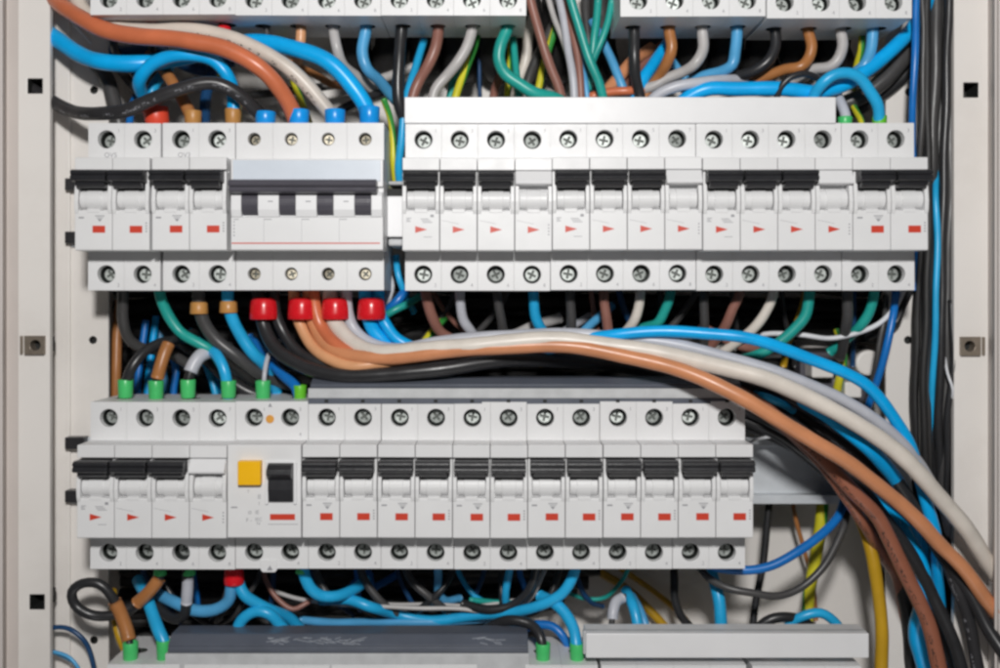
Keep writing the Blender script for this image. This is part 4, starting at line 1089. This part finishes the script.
# ---- bottom gutter
wire('black looped wire with a brown sleeve dropping into a green ferrule', 'black', 5.0,
     [(160, 578, 40), (150, 596, 30), (132, 608, 20), (112, 616, 14), (90, 615, 10), (76, 605, 9), (73, 592, 9), (82, 584, 9), (98, 585, 9), (111, 596, 10), (121, 614, 12), (128, 636, 12), (131, 668, 8)],
     fer=[('green', 130.5, 663, 8, UP, 7.6, 21)], sleeves=[('orange', [(114.5, 601, 11), (120, 612, 12), (126, 628, 12), (129, 640, 11)], 6.8)])
wire('wire with an orange brown sleeve slanting out from the lower row', 'black', 5.0, [(160, 556, 18), (160, 575, 18), (152, 588, 17), (141, 600, 18), (128, 611, 24), (112, 618, 34)], sleeves=[('orange', [(159.5, 578, 17.5), (154, 586, 17), (146, 595, 17), (137, 603, 18)], 6.6)],
     fer=[('green', 160, 569, 18, DN, 6.5, 6)])
wire('wire in a pale grey sleeve hanging from the lower row', 'black', 5.2, [(188, 556, 18), (188, 575, 18), (186, 600, 20), (184, 616, 22), (172, 618, 26), (150, 600, 36)], sleeves=[('lgrey', [(188, 577, 18), (187.5, 590, 18.5), (186.5, 603, 20)], 5.6)],
     fer=[('green', 189, 568, 18, DN, 6.5, 7)])
wire('sky blue wire slanting into a green ferrule at the bottom edge', 'sky', 6.2, [(138, 580, 40), (147, 600, 24), (153, 616, 18), (160, 632, 12), (164, 646, 9), (164, 668, 8)], fer=[('green', 163.5, 660, 8, UP, 7.0, 20)])
wire('yellow wire behind the brown sleeve of the black loop', 'ochre', 4.6, [(112, 590, 40), (115, 615, 32), (120, 636, 28), (128, 655, 28)])
wire('blue wire in a deep red ferrule, bending flat toward the black loop', 'lblue', 6.0, [(232, 556, 19), (231, 584, 20), (228, 600, 21), (216, 609, 22), (196, 610, 24), (176, 604, 28), (158, 594, 36)], fer=[('red', 234, 566, 19, DN, 10, 18)])
wire('second blue wire from the deep red ferrule bending toward the slate cover', 'sky', 5.8, [(238, 556, 19), (238, 582, 20), (244, 594, 20), (256, 603, 21), (270, 609, 24), (290, 618, 34), (310, 640, 44)])
wire('sky blue wire arching up out of the slate cover', 'sky', 5.8, [(232, 660, 26), (236, 636, 22), (243, 620, 20), (256, 613, 19), (268, 615, 19), (280, 625, 22), (292, 640, 26), (304, 665, 34)])
wire('sky blue wire hooking down from the residual current switch', 'sky', 5.8, [(303, 556, 18), (305, 574, 18), (311, 588, 19), (322, 596, 21), (336, 596, 24), (352, 590, 32), (366, 580, 44)], fer=[('green', 302, 568, 18, DN, 6.5, 5)])
wire('dim blue wire zigzag piece behind the lower row', 'dblue', 3.8, [(348, 590, 66), (360, 578, 60), (368, 572, 58), (372, 588, 58), (380, 584, 62), (398, 574, 70)])
wire('blue wire running long and low behind the bottom gutter', 'sky', 5.2, [(320, 600, 34), (352, 600, 30), (372, 607, 28), (396, 614, 40), (430, 620, 40), (470, 616, 36), (508, 612, 28), (540, 605, 22), (562, 592, 20), (574, 576, 19), (578, 556, 18)])
wire('second long blue wire along the slate cover', 'lblue', 4.2, [(300, 620, 50), (340, 622, 46), (400, 622, 40), (450, 622, 38), (490, 617, 40), (540, 608, 46)])
wire('dim blue wire hooking under the lower row in the middle', 'lblue', 4.0, [(437, 556, 20), (438, 580, 34), (439, 594, 40), (446, 600, 44), (460, 598, 52)])
wire('sky blue wire dropping beside the black wires in the middle', 'sky', 3.8, [(512, 556, 20), (509, 578, 26), (506, 594, 28), (505, 606, 32), (506, 625, 44)])
wire('sky blue wire arching into the second green ferrule beside the white busbar', 'sky', 6.0, [(540, 596, 30), (556, 604, 22), (566, 614, 18), (573, 630, 13), (577, 646, 9), (578, 670, 8)], fer=[('green', 577, 663, 8, UP, 7.4, 20)])
wire('black wire arching into the green ferrule at the end of the slate cover', 'black', 5.0, [(470, 640, 34), (492, 626, 24), (512, 620, 18), (530, 624, 16), (540, 638, 11), (544, 670, 8)], fer=[('green', 543, 663, 8, UP, 7.4, 20)])
wire('blue wire low behind the two green ferrules by the white busbar', 'dblue', 4.4, [(516, 636, 40), (532, 626, 34), (552, 628, 30), (566, 640, 28), (574, 662, 30)])
wire('long thin silver grey wire across the bottom gutter', 'grey', 2.2, [(270, 590, 40), (300, 600, 36), (340, 604, 34), (380, 607, 32), (420, 608, 32), (460, 608, 32), (500, 612, 34), (530, 600, 38), (545, 570, 40)])
wire('second thin silver grey wire across the bottom gutter', 'grey', 1.8, [(340, 598, 46), (380, 603, 44), (430, 604, 42), (475, 606, 40), (515, 600, 42)])
wire('thin pale teal wire under the middle of the lower row', 'teal', 3.0, [(470, 600, 46), (500, 603, 42), (530, 600, 44)])
wire('thin brownish wire bow under the residual current switch', 'brown', 2.6, [(262, 568, 40), (268, 585, 36), (278, 598, 34), (294, 608, 33), (306, 604, 34), (318, 596, 38)])
wire('dark wire bow in front of the silver grey wires', 'black', 4.6, [(538, 560, 22), (534, 578, 24), (526, 594, 26), (512, 606, 28), (490, 610, 30), (462, 604, 36)])
wire('thin teal wire bow behind the grey stub', 'teal', 2.2, [(632, 560, 40), (622, 582, 46), (606, 597, 50), (588, 600, 52), (570, 594, 56)])
wire('pale grey sleeved stub standing behind the white busbar', 'dgrey', 3.2, [(628, 596, 40), (617, 600, 32), (613, 612, 28), (612, 628, 26), (612, 655, 26)], sleeves=[('lgrey', [(622, 598, 34), (616, 602, 31), (613, 612, 28), (612.5, 619, 27)], 5.4)])
wire('sky blue wire standing behind the white busbar next to the grey stub', 'sky', 5.4, [(626, 590, 46), (633, 606, 32), (637, 622, 28), (640, 650, 26)])
wire('second sky blue wire behind the white busbar', 'lblue', 4.2, [(632, 596, 50), (641, 610, 36), (646, 624, 32), (650, 650, 30)])
wire('ochre wire slanting deep behind the white busbar', 'ochre', 4.4, [(600, 572, 94), (630, 592, 92), (655, 616, 88), (680, 645, 86)])
wire('second ochre wire slanting deep toward the black wire', 'ochre', 3.0, [(620, 568, 95), (660, 596, 93), (688, 622, 90), (700, 645, 88)])
wire('blue wire dropping behind the white busbar under the row end', 'sky', 6.2, [(708, 560, 40), (714, 580, 34), (719, 600, 30), (722, 620, 28), (722, 655, 28)])
wire('black wire winding down behind the white busbar', 'black', 4.2, [(674, 560, 60), (674, 578, 54), (674, 596, 52), (681, 614, 50), (694, 630, 50), (704, 650, 50)])
wire('dark grey wire sagging from the row end and rising to the rail', 'dgrey', 3.8, [(694, 560, 34), (708, 577, 24), (728, 588, 18), (752, 594, 16), (778, 595, 16), (802, 586, 17), (822, 568, 18), (836, 545, 22), (844, 522, 26), (848, 502, 36), (848, 480, 46)])
wire('blue wire curving from the row end up behind the cables by the rail', 'dblue', 4.6, [(690, 556, 26), (714, 566, 22), (742, 571, 19), (768, 567, 18), (794, 555, 18), (820, 536, 22), (838, 515, 28), (846, 496, 36), (852, 476, 48)])
wire('black wire running straight down from the bare rail', 'black', 3.6, [(770, 480, 60), (768, 510, 58), (764, 560, 56), (756, 600, 54), (752, 625, 52), (751, 655, 50)])
wire('thin brown wire running down from the bare rail', 'orange', 2.2, [(790, 480, 70), (796, 520, 72), (804, 550, 74), (812, 580, 76), (816, 620, 80)])
wire('green yellow earth wire hanging straight below the bare rail', 'yg', 6.0, [(826, 480, 66), (822, 515, 64), (817, 545, 64), (812, 575, 64), (808, 605, 64), (806, 660, 64)])
wire('ochre cable hanging down the back plate beside the brown cable', 'ochre', 6.4, [(846, 480, 40), (860, 520, 28), (870, 550, 22), (878, 590, 20), (882, 630, 20), (881, 700, 22)])
wire('sky blue wire bow rising behind the white busbar end', 'sky', 4.8, [(780, 650, 34), (790, 624, 30), (804, 615, 28), (820, 614, 27), (834, 622, 27), (846, 640, 30)])
wire('black wire bow beside the sky blue bow', 'black', 5.0, [(748, 655, 34), (758, 630, 30), (772, 620, 29), (790, 617, 29), (806, 622, 32), (820, 640, 36)])
# lower left corner
wire('thin navy wire bow by the left frame at the bottom', 'navy', 2.4, [(36, 632, 30), (54, 627, 28), (70, 630, 26), (84, 642, 26), (92, 658, 28), (97, 690, 32)])
wire('thin pale blue wire bow below the navy one', 'lblue', 1.8, [(36, 652, 30), (56, 652, 28), (70, 659, 26), (80, 672, 26), (86, 700, 30)])
wire('second thin pale blue wire bow at the lower corner', 'lblue', 1.8, [(36, 646, 34), (58, 655, 32), (74, 664, 30), (82, 680, 30), (86, 700, 34)])

wire('terracotta cable beside the peach one in the second red cup', 'terra', 6.6,
     [(313, 280, 18), (315, 312, 18), (322, 329, 17), (335, 345, 11), (356, 357, 7), (392, 361, 8), (440, 362, 16)])
# dim wires deep in the gutters
rg = random.Random(21)
GD2 = 'dim dark blue wires deep in the bottom gutter'
for i in range(11):
    x = 150 + i * 42 + rg.uniform(-12, 12)
    dx = rg.uniform(-50, 60)
    wire('dim dark blue wire running deep in the bottom gutter', rg.choice(['navy', 'dblue', 'navy', 'sky']), rg.uniform(2.2, 3.6),
         [(x, 558, 52), (x + dx * .15, 576, 50), (x + dx * .5, 592 + rg.uniform(-4, 6), 48), (x + dx, 604 + rg.uniform(-6, 8), 52), (x + dx * 1.5, 612 + rg.uniform(-8, 14), 60)], GD2)
GD3 = 'dull dark wires deep in the bottom gutter'
for i in range(9):
    x = 170 + i * 48 + rg.uniform(-14, 14)
    dx = rg.uniform(-60, 60)
    wire('dull dark wire drooping deep in the bottom gutter', rg.choice(['dgrey', 'black', 'dgrey']), rg.uniform(2.4, 4.2),
         [(x, 558, 40), (x + dx * .1, 578, 38), (x + dx * .5, 598 + rg.uniform(-4, 6), 36), (x + dx, 610 + rg.uniform(-6, 10), 42), (x + dx * 1.6, 618 + rg.uniform(-8, 14), 56)], GD3)
GD4 = 'dim wires deep behind the upper row drops'
for i in range(12):
    x = 430 + i * 38 + rg.uniform(-10, 10)
    dx = rg.uniform(-40, 40)
    wire('dim thin wire slanting deep behind the upper row drops', rg.choice(['dgrey', 'brown', 'ochre', 'dgrey', 'navy', 'black']), rg.uniform(2.4, 3.8),
         [(x, 282, 44), (x + dx * .3, 304, 46), (x + dx * .7, 322, 48), (x + dx * 1.2, 342, 52), (x + dx * 1.6, 366, 58)], GD4)

for l, pts in (('black cable tucked between slate busbar end and bare rail', [(715, 398, 26), (750, 412, 22), (790, 432, 20), (826, 462, 22), (856, 500, 28), (886, 548, 38), (906, 610, 48), (912, 700, 52)]),
               ('second black cable tucked between slate busbar end and bare rail', [(700, 404, 36), (745, 420, 30), (785, 440, 28), (820, 468, 30), (852, 504, 38), (884, 556, 46), (902, 620, 54), (906, 700, 58)]),
               ('slim black cable lying lowest above the bare rail', [(720, 418, 38), (750, 429, 34), (776, 440, 31), (804, 456, 30), (838, 486, 34), (870, 530, 44), (896, 600, 54), (902, 700, 60)])):
    wire(l, 'black', 6.0 if 'slim' not in l else 4.4, pts, GS)

for l, pts in (('matt black cable filling the vertical bundle behind the sky blue wire', [(938, -30, 44), (938, 150, 44), (934, 320, 44), (930, 500, 48), (932, 700, 58)]),
               ('matt black cable filling the vertical bundle next to the frame', [(949, -30, 40), (948, 150, 40), (944, 320, 40), (940, 500, 46), (946, 700, 56)]),
               ('matt dark cable weaving through the front of the vertical bundle', [(927, -30, 24), (928, 90, 22), (929, 200, 22), (927, 300, 23), (924, 400, 24), (926, 470, 28), (934, 600, 44)])):
    wire(l, 'deep', 8.5 if 'filling' in l else 4.0, pts, GV)
